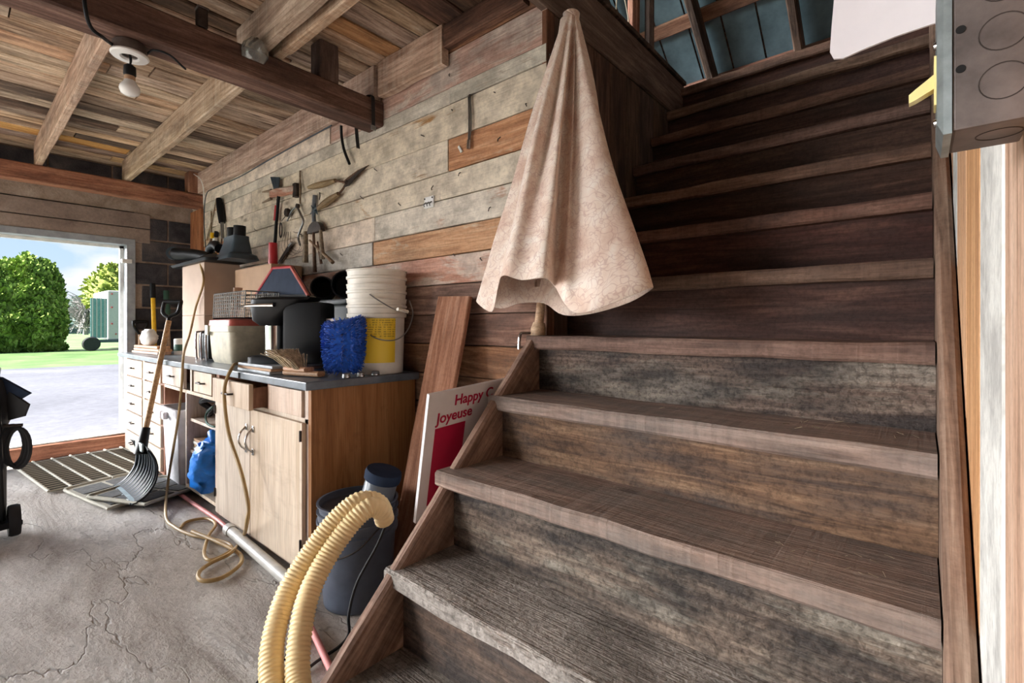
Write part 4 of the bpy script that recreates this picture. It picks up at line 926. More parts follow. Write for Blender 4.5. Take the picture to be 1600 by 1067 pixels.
pk = thing('spring_clamps', 'cluster of small yellow and black clamps hung in the corner', 'clamps', wp(333, 370))
for k, (x_, y_, mm) in enumerate(((332, 368, 'yellow'), (338, 366, 'black'), (331, 378, 'rust'), (336, 375, 'paper'), (330, 384, 'yellow'))): MB().box(wp(x_, y_, .025), (.035, .03, .05), Matrix.Rotation(.5 * k, 4, 'Y'), .008).build('clamp', M[mm], pk)

ob = thing('metal_bracket', 'white metal hanger plate nailed to the middle of the plank wall', 'bracket', wp(671, 316))
c = wp(671, 316, .004); MB().box(c, (.068, .008, .055), None, .003).build('plate', M['cer'], ob)
for dx in (-.02, 0, .02): MB().tube([c + Vector((dx, -.004, .0)), c + Vector((dx, -.018, -.012)), c + Vector((dx, -.014, -.022))], .0035, 6, 3).build('hook', M['steel'], ob, True)
for dx in (-.028, .028): MB().lathe([(0, 0), (.004, 0), (.004, .003), (0, .003)], c + Vector((dx, -.0055, .018)), 8, Matrix.Rotation(R(90), 4, 'X')).build('screw', M['iron'], ob)
wlp = thing('wire_lead', 'short doubled grey lead with metal plug hung on a nail', 'lead', wp(735, 150))
m = MB(); m.tube([wp(732, 150, .012), wp(733, 190, .012), wp(732, 220, .012)], .004, 6, 4); m.build('strand', M['steel'], wlp, True)
m = MB(); m.tube([wp(734.5, 150, .012), wp(736, 190, .012), wp(734, 220, .012)], .004, 6, 4); m.build('strand', M['steel'], wlp, True)
MB().tube([wp(733, 219, .014), wp(732, 233, .014)], .009, 8).build('plug', M['chrome'], wlp, True)
MB().tube([wp(734, 150, .02), wp(734, 149, -.005)], .006, 8).build('nail', M['iron'], wlp)
tag(MB().box(wp(719, 233, .004), (.012, .006, .036), Matrix.Rotation(-.55, 4, 'Y'), .001).build('paper_chip', M['paper'], None), 'tiny white paper chip stapled beside the hanging lead', 'chip')

# ================================================================ UMBRELLA IN THE STAIR CORNER
um = thing('patio_umbrella', 'closed patio umbrella with faded floral canopy leaning in the stair corner', 'umbrella', (-1.19, 1.40, 0))
hem = [(744, 470, 1.86), (768, 487, 1.78), (778, 446, 1.62), (786, 430, 1.47), (815, 437, 1.45), (850, 434, 1.40), (866, 446, 1.50), (882, 474, 1.43), (902, 489, 1.40), (945, 478, 1.34), (1021, 448, 1.34),
       (985, 472, 1.58), (925, 490, 1.66), (880, 492, 1.70), (850, 474, 1.77), (812, 474, 1.86), (782, 482, 1.92)]
hemv = [PX(*q[:2], d=q[2]) for q in hem]
def closed_smooth(pts, n):
    out = []; N = len(pts)
    for i in range(N):
        a, b, c, d = pts[i - 1], pts[i], pts[(i + 1) % N], pts[(i + 2) % N]
        for k in range(n):
            t = k / n; out.append(0.5 * ((2 * b) + (c - a) * t + (2 * a - 5 * b + 4 * c - d) * t * t + (3 * b - a - 3 * c + d) * t ** 3))
    return out
hemv = closed_smooth(hemv, 5); NH = len(hemv)
topc = PX(890, 32, d=1.80)
rings = []
for i in range(19):
    t = i / 18
    ring = []
    for j, hv in enumerate(hemv):
        a = 2 * math.pi * j / NH
        ax = topc.lerp(Vector((-1.08, 1.33, hv.z)), t)
        tip = topc + (hv - Vector((-1.08, 1.33, hv.z))).normalized() * .036
        k = t ** .96
        p = tip.lerp(hv, k)
        f = math.sin(a * 8 + 1.5 * noise.noise(Vector((a, t * 1.4, 0)))) * .026 * math.sin(math.pi * min(1, t * 1.05)) * (1 - .35 * t)
        f += noise.noise(Vector((math.cos(a) * 1.7, math.sin(a) * 1.7, t * 2.5))) * .016 * t * (1 - t) * 3
        dirv = (p - ax); dirv.z = 0
        if dirv.length > 1e-5: dirv.normalize()
        ring.append(p + dirv * f)
    rings.append(ring)
cap_ring = [[topc + Vector((.026 * math.cos(2 * math.pi * j / NH + 2.2), .026 * math.sin(2 * math.pi * j / NH + 2.2), .022)) * .98 + (rings[0][j] - topc) * .35 for j in range(NH)], [topc + Vector((0, 0, .034)) + (rings[0][j] - topc) * .12 for j in range(NH)]]
m = MB(); m.loft(list(reversed(cap_ring)) + rings, True, False)
can = m.build('canopy', M['canvas'], um, 'all')
so = can.modifiers.new('cloth_thickness', 'SOLIDIFY'); so.thickness = .003; so.offset = -1
pole_b, pole_t = Vector((-1.205, 1.405, .02)), topc + Vector((0, 0, -.02))
pm = pole_b.lerp(pole_t, (1.20 - .02) / (pole_t.z - .02))
MB().tube([pole_b.lerp(pole_t, .0), pole_t], .017, 12).build('pole', M['handle_wood'], um, True)
hb = PX(818, 515, d=1.86)
def on_pole(z): return pole_b.lerp(pole_t, (z - pole_b.z) / (pole_t.z - pole_b.z))
q0, q1 = on_pole(.95), on_pole(1.07)
MB().tube([q0, q0.lerp(q1, .2), q0.lerp(q1, .8), q1], lambda t: .022 if t in (0, 1) else .029, 12).build('crank_housing', M['handle_wood'], um, True)
cpt = on_pole(1.03)
m = MB(); m.tube([cpt, cpt + Vector((-.03, -.035, .0)), cpt + Vector((-.042, -.055, -.005)), cpt + Vector((-.045, -.058, -.06))], .006, 8, 3); m.build('crank_handle', M['chrome'], um, True)
for k in range(6):
    a = 2 * math.pi * k / 6; c = on_pole(1.24)
    MB().tube([c + Vector((.02 * math.cos(a), .02 * math.sin(a), 0)), c + Vector((.05 * math.cos(a), .03 * math.sin(a), -.08))], .005, 6).build('rib_tip', M['slate'], um)
MB().lathe([(.019, 0), (.034, .004), (.034, .03), (.019, .034)], on_pole(1.20), 14, cap=False).build('runner', M['chrome'], um, True)

# ================================================================ BESIDE THE STAIRS
o = board('leaning_plank', (-1.61, 1.20, .005), (-1.575, 1.455, 1.185), .205, .024, (1, .02, 0), M['lumber'], None, .003, 6, .004)
tag(o, 'reddish brown plank leaning upright against the plank wall', 'plank')
sg = thing('printed_sign', 'white board sign with crimson block and red lettering by the stairs', 'sign', (-1.24, 1.2, .386))
s0, s1 = PX(649, 818, X=-1.29), PX(671, 617, X=-1.185)       # lower and upper near corners
su = (s1 - s0); Ls = su.length; su.normalize(); se = Vector((0, 1, 0)); se = (se - su * se.dot(su)).normalized(); sn_ = se.cross(su)
def sp_(e, u, off=0.0): return s0 + se * e + su * u + sn_ * off
MB().prism([sp_(0, 0), sp_(.45, 0), sp_(.45, Ls), sp_(0, Ls)], -sn_ * .012).build('panel', M['sign'], sg)
MB().prism([sp_(.040, .05, .0004), sp_(.175, .05, .0004), sp_(.175, Ls - .126, .0004), sp_(.040, Ls - .126, .0004)], sn_ * .0008).build('crimson_block', M['sign_red'], sg)
def text(body, e, u, size, parent, mat):
    cu = bpy.data.curves.new('lettering', 'FONT'); cu.body = body; cu.size = size; cu.extrude = .0005; cu.offset = size * .018; cu.materials.append(mat)
    tmp = bpy.data.objects.new('lettering_curve', cu); scene.collection.objects.link(tmp); bpy.context.view_layer.update()
    me = bpy.data.meshes.new_from_object(tmp.evaluated_get(bpy.context.evaluated_depsgraph_get())); bpy.data.objects.remove(tmp)
    o = bpy.data.objects.new('lettering', me)
    Mx = Matrix(((se.x, su.x, sn_.x, 0), (se.y, su.y, sn_.y, 0), (se.z, su.z, sn_.z, 0), (0, 0, 0, 1))); Mx.translation = sp_(e, u, .0012)
    return link(o, parent, Mx)
text('Happy C', .112, Ls - .056, .052, sg, M['sign_red']); text('Joyeuse', .042, Ls - .108, .052, sg, M['sign_red']); text('ster', .03, .018, .022, sg, M['sign_red'])

bb_ = (-1.665, 1.03)
for k, lab in enumerate(('lower dark grey bucket on the floor at the bench end', 'upper dark grey bucket nested in the one on the floor')):
    o = thing('plastic_pail', lab, 'bucket', (bb_[0], bb_[1], .008), 'nested dark buckets')
    zz = .008 + .03 * k; pr = bucket_prof(zz, .35, .125, .146)
    if k: pr = [(.1405, zz + .325)] + [q for q in pr if q[1] > zz + .325] + [(.133, zz + .10), (0, zz + .10)]
    MB().lathe(pr, (*bb_, 0), 36).build('shell', M['black_bucket'], o, True)
    if k == 0: MB().tube([(bb_[0] - .152, bb_[1], .32), (bb_[0] - .12, bb_[1] - .11, .24), (bb_[0] + .02, bb_[1] - .165, .215), (bb_[0] + .13, bb_[1] - .10, .25), (bb_[0] + .152, bb_[1], .32)], .003, 6, 6).build('bail_handle', M['iron'], o, True)
cj = thing('plastic_jar', 'cloudy plastic jar with dark lid tilted in the dark bucket', 'jar', (-1.67, 1.06, .155))
JM = Matrix.Rotation(R(14), 4, 'Y') @ Matrix.Rotation(R(-8), 4, 'X')
MB().lathe([(0, 0), (.062, 0), (.066, .01), (.062, .26), (.055, .27), (0, .27)], (-1.67, 1.06, .20), 24, JM).build('jar_body', M['frost'], cj, True)
MB().lathe([(0, .268), (.07, .268), (.072, .29), (.068, .305), (0, .308)], (-1.67, 1.06, .20), 24, JM).build('lid', M['navy'], cj, True)

def hose_path(px): return smooth_path([PX(x, y, d=d) for x, y, d in px], 26)
hp = hose_path([(440, 1135, 1.20), (425, 1067, 1.28), (427, 1000, 1.36), (447, 930, 1.44), (480, 872, 1.50), (520, 818, 1.55), (554, 787, 1.59), (577, 782, 1.62), (592, 788, 1.64), (599, 800, 1.66)])
hp2 = hose_path([(480, 1135, 1.18), (466, 1067, 1.27), (468, 1000, 1.34), (482, 930, 1.42), (510, 872, 1.49), (545, 822, 1.54), (570, 797, 1.57), (586, 792, 1.59), (597, 800, 1.61), (601, 812, 1.63)])
hp, hp2 = [p for p in hp], [p for p in hp2]
yh = thing('corrugated_hose', 'pale yellow corrugated hose looping out of the dark bucket', 'hose', (-1.5, .8, .05))
for path in (hp, hp2):
    # resample evenly, ridge every fourth ring
    Ls_ = [0.0]
    for a, b in zip(path[:-1], path[1:]): Ls_.append(Ls_[-1] + (b - a).length)
    tot = Ls_[-1]; n = int(tot / .0030); pts = []; k = 0
    for i in range(n + 1):
        t = tot * i / n
        while k < len(Ls_) - 2 and Ls_[k + 1] < t: k += 1
        q = (t - Ls_[k]) / max(1e-9, Ls_[k + 1] - Ls_[k]); pts.append(path[k].lerp(path[k + 1], q))
    m = MB(); cnt = len(pts)
    m.tube(pts, lambda t, cnt=cnt: .0305 + (.0022 if int(round(t * (cnt - 1))) % 4 < 2 else -.0008), 14); m.build('hose_strand', M['yellow_hose'], yh, True)
m = MB(); m.tube([PX(610, 800, d=1.64), PX(590, 850, d=1.60), PX(558, 910, d=1.58), PX(545, 960, d=1.60), PX(545, 990, Z=.012), PX(530, 1010, Z=.012), PX(500, 1030, Z=.012), PX(470, 1050, Z=.012), PX(420, 1064, Z=.012)], .005, 6, 6)
tag(m.build('power_cable', M['black_soft'], None, True), 'thin black cable running down the dark bucket onto the floor', 'cable')
m = MB(); m.tube([PX(490, 990, Z=.012), PX(455, 1020, Z=.012), PX(425, 1045, Z=.012), PX(405, 1064, Z=.012), PX(395, 1080, Z=.012)], .006, 6, 6); m.tube([PX(580, 1015, Z=.02), PX(560, 1030, Z=.025), PX(535, 1050, Z=.02), PX(512, 1066, Z=.015)], .006, 6, 6)
tag(m.build('loose_cable', M['black_soft'], None, True), 'loose black cable on the floor under the yellow hose', 'cable')

# ================================================================ ON THE FLOOR BY THE DOOR
sv = thing('snow_shovel', 'black ribbed snow shovel with wooden handle leaning on the workbench', 'shovel', (-3.65, .72, 0))
prof = [(.675, .016), (.70, .018), (.75, .05), (.79, .11), (.803, .17), (.80, .23), (.78, .28), (.765, .30)]
pv = smooth_path([Vector((0, a, b)) for a, b in prof], 4)
def sx(z): return .25 - .05 * max(0, (z - .2) / .135)
m = MB(); r1, r2 = [], []
for p in pv:
    w_ = sx(p.z)
    r1.append([Vector((-3.65 + w_ * (2 * k / 12 - 1), p.y - .018 * (abs(2 * k / 12 - 1) ** 3), p.z)) for k in range(13)])
m.loft([a + [v + Vector((0, .008, -.001)) for v in reversed(a)] for a in r1]); m.build('blade', M['black'], sv, 'all')
for k in range(9):
    f_ = (k - 4) / 4.6
    m = MB(); m.tube([Vector((-3.65 + sx(p.z) * f_, p.y - .006 - .018 * abs(f_) ** 3, p.z + .002)) for p in pv[5:-4]], lambda t: .001 + .005 * math.sin(math.pi * t), 6); m.build('rib', M['slate'], sv, True)
MB().box((-3.65, .685, .014), (.46, .03, .006), Matrix.Rotation(R(8), 4, 'X'), .001).build('wear_strip', M['galv'], sv)
h0, h1 = Vector((-3.65, .765, .27)), Vector((-3.85, .955, 1.06))
hd_ = (h1 - h0).normalized()
MB().tube([h0 - hd_ * .03, h0 + hd_ * .02, h0 + hd_ * .13], lambda t: .036 - .012 * t, 10).build('socket', M['black'], sv, True)
MB().tube([h0 + hd_ * .05, h1], .0165, 12).build('handle', M['handle_wood'], sv, True)
MB().box(h0 + Vector((0, -.01, .02)), (.16, .012, .05), None, .004).build('blade_bracket', M['galv'], sv)
rr = Vector((.75, .66, 0)); m = MB()
m.tube([h1 - hd_ * .02, h1 + hd_ * .03, h1 + hd_ * .06 + rr * .05, h1 + hd_ * .14 + rr * .055], .013, 8, 3); m.tube([h1 + hd_ * .02, h1 + hd_ * .06 - rr * .05, h1 + hd_ * .14 - rr * .055], .013, 8, 3)
m.build('grip_yoke', M['black'], sv, True); MB().tube([h1 + hd_ * .14 - rr * .06, h1 + hd_ * .14 + rr * .06], .015, 10).build('grip_bar', M['black'], sv, True)

sv.location.z += .028
rm = thing('rubber_mat', 'grey link rubber doormat with rows of slots inside the doorway', 'mat', (-4.7, .66, .01))
e0, eu, ev = Vector((-5.12, .30, .014)), Vector((.98, .10, 0)), Vector((-.06, .64, 0))
nu, nv = 34, 6
for i in range(nu):
    a = e0 + eu * ((i + .5) / nu); MB().tube([a + Vector((0, 0, .006)), a + ev + Vector((0, 0, .006))], .0075, 5).build('link_bar', M['mat_light'] if i % 2 else M['mat_dark'], rm)
for j in range(nv + 1):
    a = e0 + ev * (j / nv); MB().tube([a + Vector((0, 0, .009)), a + eu + Vector((0, 0, .009))], .009, 5).build('cross_strip', M['mat_light'], rm)
def car_mat(label, o3, eu, ev, grp):
    o = thing('car_mat', label, 'mat', o3, grp); o3, eu, ev = Vector(o3), Vector(eu), Vector(ev)
    def q(u, v, z=0): return o3 + eu * u + ev * v + Vector((0, 0, z))
    outline = [q(.06, 0), q(.94, 0), q(1, .08), q(1, .92), q(.92, 1), q(.3, 1), q(.06, .9), q(0, .5), q(0, .08)]
    MB().prism(outline, (0, 0, .010)).build('mat_base', M['mat_light'], o)
    for (u0, u1) in ((.10, .36), (.40, .64), (.68, .92)):
        for (v0, v1) in ((.08, .46), (.52, .90)): MB().prism([q(u0, v0, .010), q(u1, v0, .010), q(u1, v1, .010), q(u0, v1, .010)], (0, 0, .004)).build('carpet_inset', M['mat_dark'], o)
    lip = smooth_path(outline + [outline[0]], 3); MB().tube([p + Vector((0, 0, .012)) for p in lip], .009, 6).build('raised_rim', M['mat_light'], o, True)
car_mat('grey rimmed car mat lying partly under the other beside the door', (-4.12, .46, .012), (.62, .12, 0), (-.12, .38, 0), 'car mats')
car_mat('grey rimmed car mat nearest the camera, under the snow shovel', (-3.78, .52, .030), (.42, .20, 0), (-.16, .40, 0), 'car mats')

def cord(name, label, pts, r, mat, n=8, cat='cord'):
    return tag(MB().tube(pts, r, n, 7).build(name, M[mat], None, True), label, cat)
fl = lambda x, y, z=.014: PX(x, y, Z=z)
cord('extension_cord', 'tan extension cord from the cardboard boxes down the bench to the floor coil',
     [Vector((-4.02, 1.30, 1.60)), Vector((-3.9, 1.16, 1.52)), PX(318, 440, Y=1.125), PX(306, 480, Y=1.12), PX(297, 520, Y=1.08), PX(289, 545, Y=.99), PX(286, 562, Y=.905), PX(284, 600, Y=.90), PX(279, 650, Y=.90), PX(271, 700, Y=.89), PX(263, 750, Y=.88), fl(259, 805),
      fl(274, 824), fl(300, 836), fl(326, 841), fl(356, 849), fl(360, 860), fl(330, 875), fl(319, 864), fl(326, 837), fl(337, 819), fl(322, 810), fl(292, 815), fl(281, 826)], .0075, 'cord')
cord('extension_cord', 'tan extension cord dropping from beside the coffee maker to the floor coil',
     [Vector((-2.72, 1.10, ZC + .01)), PX(372, 568, Y=.98), PX(362, 576, Y=.905), PX(352, 600, Y=.87), PX(351, 630, Y=.86), PX(358, 680, Y=.86), PX(376, 735, Y=.86), PX(387, 785, Y=.86), PX(386, 815, Y=.85), fl(379, 841), fl(360, 864, .028), fl(330, 879), fl(311, 894), fl(315, 907), fl(345, 903), fl(375, 882), fl(373, 864), fl(337, 845, .028), fl(300, 830, .028)], .0085, 'cord')
cord('air_hose', 'faded pink rubber air hose along the foot of the workbench', [fl(222, 724, .018), fl(245, 744, .018), fl(268, 762, .018), fl(300, 785, .018), fl(340, 812, .018), fl(380, 848, .018), fl(428, 893, .018), fl(462, 932, .018), fl(488, 985, .018), fl(512, 1036, .018), fl(530, 1075, .018)], .011, 'hose_pink', 10, 'hose')
pv_ = thing('pvc_pipe', 'length of grey plastic pipe lying along the bench base', 'pipe', fl(400, 855, .0))
pa, pb = fl(357, 826, .03), fl(452, 908, .03)
MB().tube([pa, pb], .024, 16).build('pipe_body', M['pvc'], pv_, True); MB().tube([pa - (pb - pa).normalized() * .004, pa + (pb - pa).normalized() * .05], .028, 16).build('socket_end', M['pvc'], pv_, True)

# wheeled bag cart at the picture's left edge
gc = thing('bag_cart', 'dark upright bag on a two wheeled cart beside the doorway', 'cart', (-3.55, .08, 0))
m = MB(); rings = []
for z, r_, dx in ((.09, .115, 0), (.3, .115, 0), (.56, .12, 0), (.60, .135, 0), (.72, .14, .0), (.78, .13, 0), (.80, .10, 0)):
    rings.append([Vector((-3.58 + dx + r_ * math.cos(a) * 1.0, .075 + r_ * math.sin(a), z + .01 * math.sin(3 * a))) for a in [2 * math.pi * k / 22 for k in range(22)]])
m.loft(rings).build('bag', M['black_soft'], gc, True)
m = MB(); m.prism([Vector((-3.50, .18, .74)), Vector((-3.42, .255, .66)), Vector((-3.44, .24, .60)), Vector((-3.50, .19, .58))], (-.012, .01, 0)); m.build('flap', M['black_soft'], gc)
m = MB(); m.prism([Vector((-3.50, .16, .80)), Vector((-3.43, .26, .715)), Vector((-3.47, .22, .68)), Vector((-3.52, .16, .70))], (-.012, .012, 0)); m.build('flap', M['navy'], gc)
MB().lathe([(0, .0), (.09, 0), (.095, .05), (.07, .09), (0, .1)], (-3.58, .075, .79), 20).build('rain_hood', plain('pale_blue_nylon', (150, 166, 196), .6), gc, True)
board('platform', (-3.72, .06, .075), (-3.40, .14, .075), .20, .03, (0, 1, 0), M['black'], gc, .001, 2, .006)
for yy in (-.05, .21):
    wc_ = Vector((-3.48, yy, .078)); WM_ = Matrix.Rotation(R(90), 4, 'X') @ Matrix.Identity(4)
    o = MB().lathe([(.05, -.02), (.073, -.022), (.078, -.012), (.078, .012), (.073, .022), (.05, .02)], wc_, 26, WM_).build('wheel', M['black_soft'], gc, True)
    MB().lathe([(0, -.014), (.05, -.014), (.05, .014), (0, .014)], wc_, 20, WM_).build('hub', M['slate'], o, True)
MB().tube([(-3.48, -.05, .078), (-3.48, .21, .078)], .01, 8).build('axle', M['iron'], gc)
m = MB(); m.tube([(-3.47, .17, .085), (-3.46, .16, .4), (-3.47, .15, .7), (-3.5, .12, .92)], .011, 8, 4); m.build('upright_tube', M['black'], gc, True)
for k in range(3):
    c = Vector((-3.49 + .010 * k, .205 + .010 * k, .455)); MB().tube([c + Vector((.02 * math.sin(a), .04 * math.sin(a), .10 * math.cos(a) - .008 * k)) for a in [2 * math.pi * q / 20 for q in range(21)]], .009, 7).build('hose_loop', M['black_soft'], gc, True)
MB().tube([(-3.47, .17, .56), (-3.46, .24, .555)], .008, 8).build('hose_hook', M['iron'], gc)
MB().box((-3.50, .12, .10), (.09, .06, .02), Matrix.Rotation(.4, 4, 'Z'), .005).build('yellow_scrap', M['yellow'], gc)

# ================================================================ LAMP, CABLES AND FITTINGS OVERHEAD
LX, LY, LZ = -2.27, .44, 2.119
lp = thing('ceiling_lamp', 'round white lamp fitting with a bare bulb under the main beam', 'lamp', (LX, LY, LZ))
MB().lathe([(0, 0), (.050, 0), (.053, -.006), (.053, -.038), (.0, -.038)], (LX, LY, LZ), 20).build('junction_box', M['box_side'], lp, True)
MB().lathe([(.028, -.039), (.058, -.039), (.060, -.045), (.056, -.050), (.03, -.052), (.024, -.046)], (LX, LY, LZ), 28, None, False).build('ceramic_ring', M['cer'], lp, True)
for dx in (-.004, .005): MB().tube([(LX + dx, LY, LZ - .038), (LX + dx * 1.5, LY + .003, LZ - .062), (LX + dx * .4, LY, LZ - .082)], .0028, 6, 3).build('pigtail_wire', M['black'], lp, True)
MB().lathe([(0, -.078), (.010, -.078), (.019, -.086), (.020, -.116), (.017, -.122), (0, -.122)], (LX, LY, LZ), 18).build('socket', M['black'], lp, True)
bl = MB().lathe([(0, -.120), (.016, -.122), (.017, -.136), (.021, -.146), (.031, -.160), (.033, -.172), (.028, -.186), (.016, -.193), (0, -.195)], (LX, LY, LZ), 22).build('bulb', M['bulb'], lp, 'all')
MB().lathe([(.0175, -.122), (.0178, -.138), (.016, -.138), (.016, -.122)], (LX, LY, LZ), 16, None, False).build('bulb_neck', M['carton2'], bl, True)
tag(MB().tube([PX(130, -25, d=1.56), PX(134, 18, d=1.58), PX(143, 44, d=1.61), PX(160, 58, d=1.66), Vector((LX - .01, LY - .05, LZ - .02))], .006, 8, 5).build('ceiling_cable', M['black'], None, True), 'black cable curving down from the ceiling to the lamp fitting', 'cable')
tag(MB().tube([Vector((LX, LY + .05, LZ - .02)), PX(240, 78, d=1.815), PX(265, 86, d=1.835), PX(283, 102, d=1.86), PX(290, 108, d=1.86)], .004, 6, 5).build('lamp_cable', M['black'], None, True), 'short cut cable end sticking out right of the lamp fitting', 'cable')
gl = thing('glass_shade', 'clear ribbed glass lamp shade hooked on the main beam', 'lampshade', (-2.13, .83, 2.2))
GM = Matrix.Rotation(R(30), 4, 'Y')
MB().lathe([(.022, .03), (.03, .02), (.048, 0), (.054, -.03), (.045, -.055), (.042, -.055), (.050, -.03), (.044, 0), (.026, .018), (.018, .03)], (-2.115, .83, 2.225), 12, GM, cap=False).build('shade', M['glass'], gl, True)
MB().tube([(-2.115 + .015, .83, 2.25), (-2.16, .83, 2.262), (-2.19, .83, 2.26)], .006, 6, 3).build('hook', M['iron'], gl)
bk = thing('beam_clamp', 'small black bracket standing on top of the main beam', 'bracket', (-2.20, .66, 2.25))
MB().bb(-2.222, -2.182, .64, .675, 2.251, 2.325, ch=.004).build('upright', M['iron'], bk); MB().bb(-2.225, -2.179, .637, .678, 2.326, 2.333, ch=.002).build('cap_plate', M['box_side'], bk)
so_ = thing('beam_strap', 'dark strap looped over the wall end of the main beam', 'strap', (-2.25, 1.435, 2.1))
m = MB(); pts = [(-2.172, 1.432, 2.08), (-2.172, 1.43, 2.20), (-2.176, 1.425, 2.254), (-2.25, 1.42, 2.258), (-2.326, 1.42, 2.254), (-2.328, 1.43, 2.10), (-2.33, 1.44, 2.02)]
rg = [[Vector(p) + Vector((0, dy, 0)) + n_ for dy, n_ in ((-.01, Vector()), (.01, Vector()), (.01, Vector((.002, 0, .001))), (-.01, Vector((.002, 0, .001))))] for p in smooth_path(pts, 3)]
m.loft(rg).build('strap_band', M['black_soft'], so_)
MB().bb(-2.175, -2.169, 1.418, 1.446, 2.075, 2.10, ch=.001).build('buckle', M['steel'], so_)
tag(MB().tube([PX(533, 196, Y=1.46), PX(534, 215, Y=1.47), PX(538, 235, Y=1.47), PX(546, 256, Y=1.465)], .008, 8, 5).build('hanging_cable', M['black'], None, True), 'short stiff black cable hanging below the beam on the plank wall', 'cable')
tag(MB().tube([PX(518, 196, Y=1.442), PX(470, 222, Y=1.442), PX(420, 250, Y=1.442), PX(375, 276, Y=1.442), PX(335, 294, Y=1.442), PX(322, 305, Y=1.45), PX(319, 345, Y=1.46), PX(322, 395, Y=1.46)], .004, 6, 5).build('wall_wire', M['slate'], None, True), 'grey wire clipped along the wall joist and down the corner', 'wire')
tag(MB().tube([PX(303, 272, Y=1.40), PX(313, 280, Y=1.40), PX(318, 296, Y=1.43), PX(318, 320, Y=1.45)], .004, 6, 5).build('corner_wire', M['paper'], None, True), 'thin white wire dangling at the corner above the door beam', 'wire')
for k, (a, b) in enumerate((((963, -15), (962, 22)), ((973, -15), (984, 44)))):
    tag(MB().tube([PX(*a, Y=2.35), PX((a[0] + b[0]) / 2 + 1, (a[1] + b[1]) / 2, Y=2.36), PX(*b, Y=2.36)], .0035, 5, 4).build('hanging_string', M['twine'], None, True), ('shorter', 'longer')[k] + ' of two frayed strings hanging in the stairwell', 'string', 'stairwell strings')

# switch box on the board wall, close to the camera
sx_ = thing('switch_box', 'galvanised steel switch box with ivory toggle on the board wall', 'switch', (.04, .52, 1.2))
yb0, yb1, zb0, zb1 = .50, .565, 1.209, 1.345
MB().bb(.0175, .0605, yb0, yb1, zb0, zb1, ch=.002).build('box_body', M['box_side'], sx_)
m = MB(); m.loft([[Vector((.0175, y_, z_)) for y_, z_ in ((yb0 - .002, zb0 - .002), (yb1 + .002, zb0 - .002), (yb1 + .002, zb1 + .002), (yb0 - .002, zb1 + .002))], [Vector((.0125, y_, z_)) for y_, z_ in ((yb0 - .002, zb0 - .002), (yb1 + .002, zb0 - .002), (yb1 + .002, zb1 + .002), (yb0 - .002, zb1 + .002))], [Vector((.0090, y_, z_)) for y_, z_ in ((yb0 + .002, zb0 + .008), (yb1 - .002, zb0 + .008), (yb1 - .002, zb1 - .008), (yb0 + .002, zb1 - .008))]])
m.build('cover_plate', M['galv'], sx_)
tz = 1.262
MB().bb(.0075, .0092, .523, .543, tz - .022, tz + .018).build('toggle_collar', M['toggle'], sx_)
m = MB(); m.loft([[Vector((.009, .533 + a * .0055, tz + b * .006)) for a, b in ((-1, -1), (1, -1), (1, 1), (-1, 1))], [Vector((-.004, .533 + a * .005, tz - .008 + b * .0045)) for a, b in ((-1, -1), (1, -1), (1, 1), (-1, 1))], [Vector((-.0085, .533 + a * .0045, tz - .0105 + b * .0035)) for a, b in ((-1, -1), (1, -1), (1, 1), (-1, 1))]])
tg_ = m.build('toggle', M['toggle'], sx_, True)
for zz in (tz + .03, tz - .034): MB().lathe([(0, 0), (.0036, 0), (.003, .0018), (0, .0024)], (.0092, .533, zz), 12, Matrix.Rotation(R(-90), 4, 'Y')).build('screw', M['chrome'], sx_, True)
for zz in (1.285, 1.255): MB().lathe([(0, 0), (.0030, 0), (.0030, .0008), (0, .0008)], (.0225, yb0 + .0002, zz), 16, Matrix.Rotation(R(90), 4, 'X')).build('hole', M['dark_hole'], sx_)
for zz in (1.311, 1.275, 1.239): MB().lathe([(.0128, 0), (.0136, 0), (.0136, .0005), (.0128, .0005)], (.0455, yb0 + .0002, zz), 30, Matrix.Rotation(R(90), 4, 'X'), False).build('knockout', M['iron'], sx_)

MB().lathe([(.0128, 0), (.0136, 0), (.0136, .0005), (.0128, .0005)], (.0455, .53, zb0 - .0004), 30, None, False).build('knockout', M['iron'], sx_)
wpn = thing('white_panel', 'white plastic panel with rounded corner hanging behind the switch box', 'panel', (0, .9, 1.46))
pts = []
for (x_, z_) in ((.058, 1.49), (.02, 1.4865), (-.03, 1.482), (-.07, 1.475), (-.092, 1.470), (-.104, 1.473), (-.109, 1.485), (-.107, 1.52), (-.104, 1.56), (-.10, 1.62), (-.098, 1.75), (.058, 1.75)): pts.append(Vector((x_, .90 + .10 * x_, z_)))
MB().prism(pts, (0, .004, 0)).build('sheet', M['white_plastic'], wpn)
MB().tube([(.058, .897, 1.50), (.058, .897, 1.74)], .006, 8).build('mounting_edge', M['white_plastic'], wpn, True)

# straw and grit caught on the stairs
sw = MB(); rn = random.Random(8)
for k in range(50):
    s_ = rn.random(); tk = rn.choice([1, 2, 2, 3, 3])
    x_ = rn.uniform(-.25, .0) if s_ < .7 else rn.uniform(-1.0, -.1)
    y_ = rn.uniform(TY[tk] + .02, TY[tk] + .2) if s_ < .3 else TY[tk] + .17 - rn.random() * .1
    a = rn.uniform(0, 6.28); l_ = rn.uniform(.006, .022); p = Vector((x_, y_, TZ[tk] + .005))
    sw.tube([p, p + Vector((math.cos(a) * l_, math.sin(a) * l_, rn.uniform(.0, .006)))], .0007, 4)
tag(sw.build('straw_bits', M['old_handle'], None, False, 'stuff'), 'bits of straw and dust on the stair treads', 'straw')

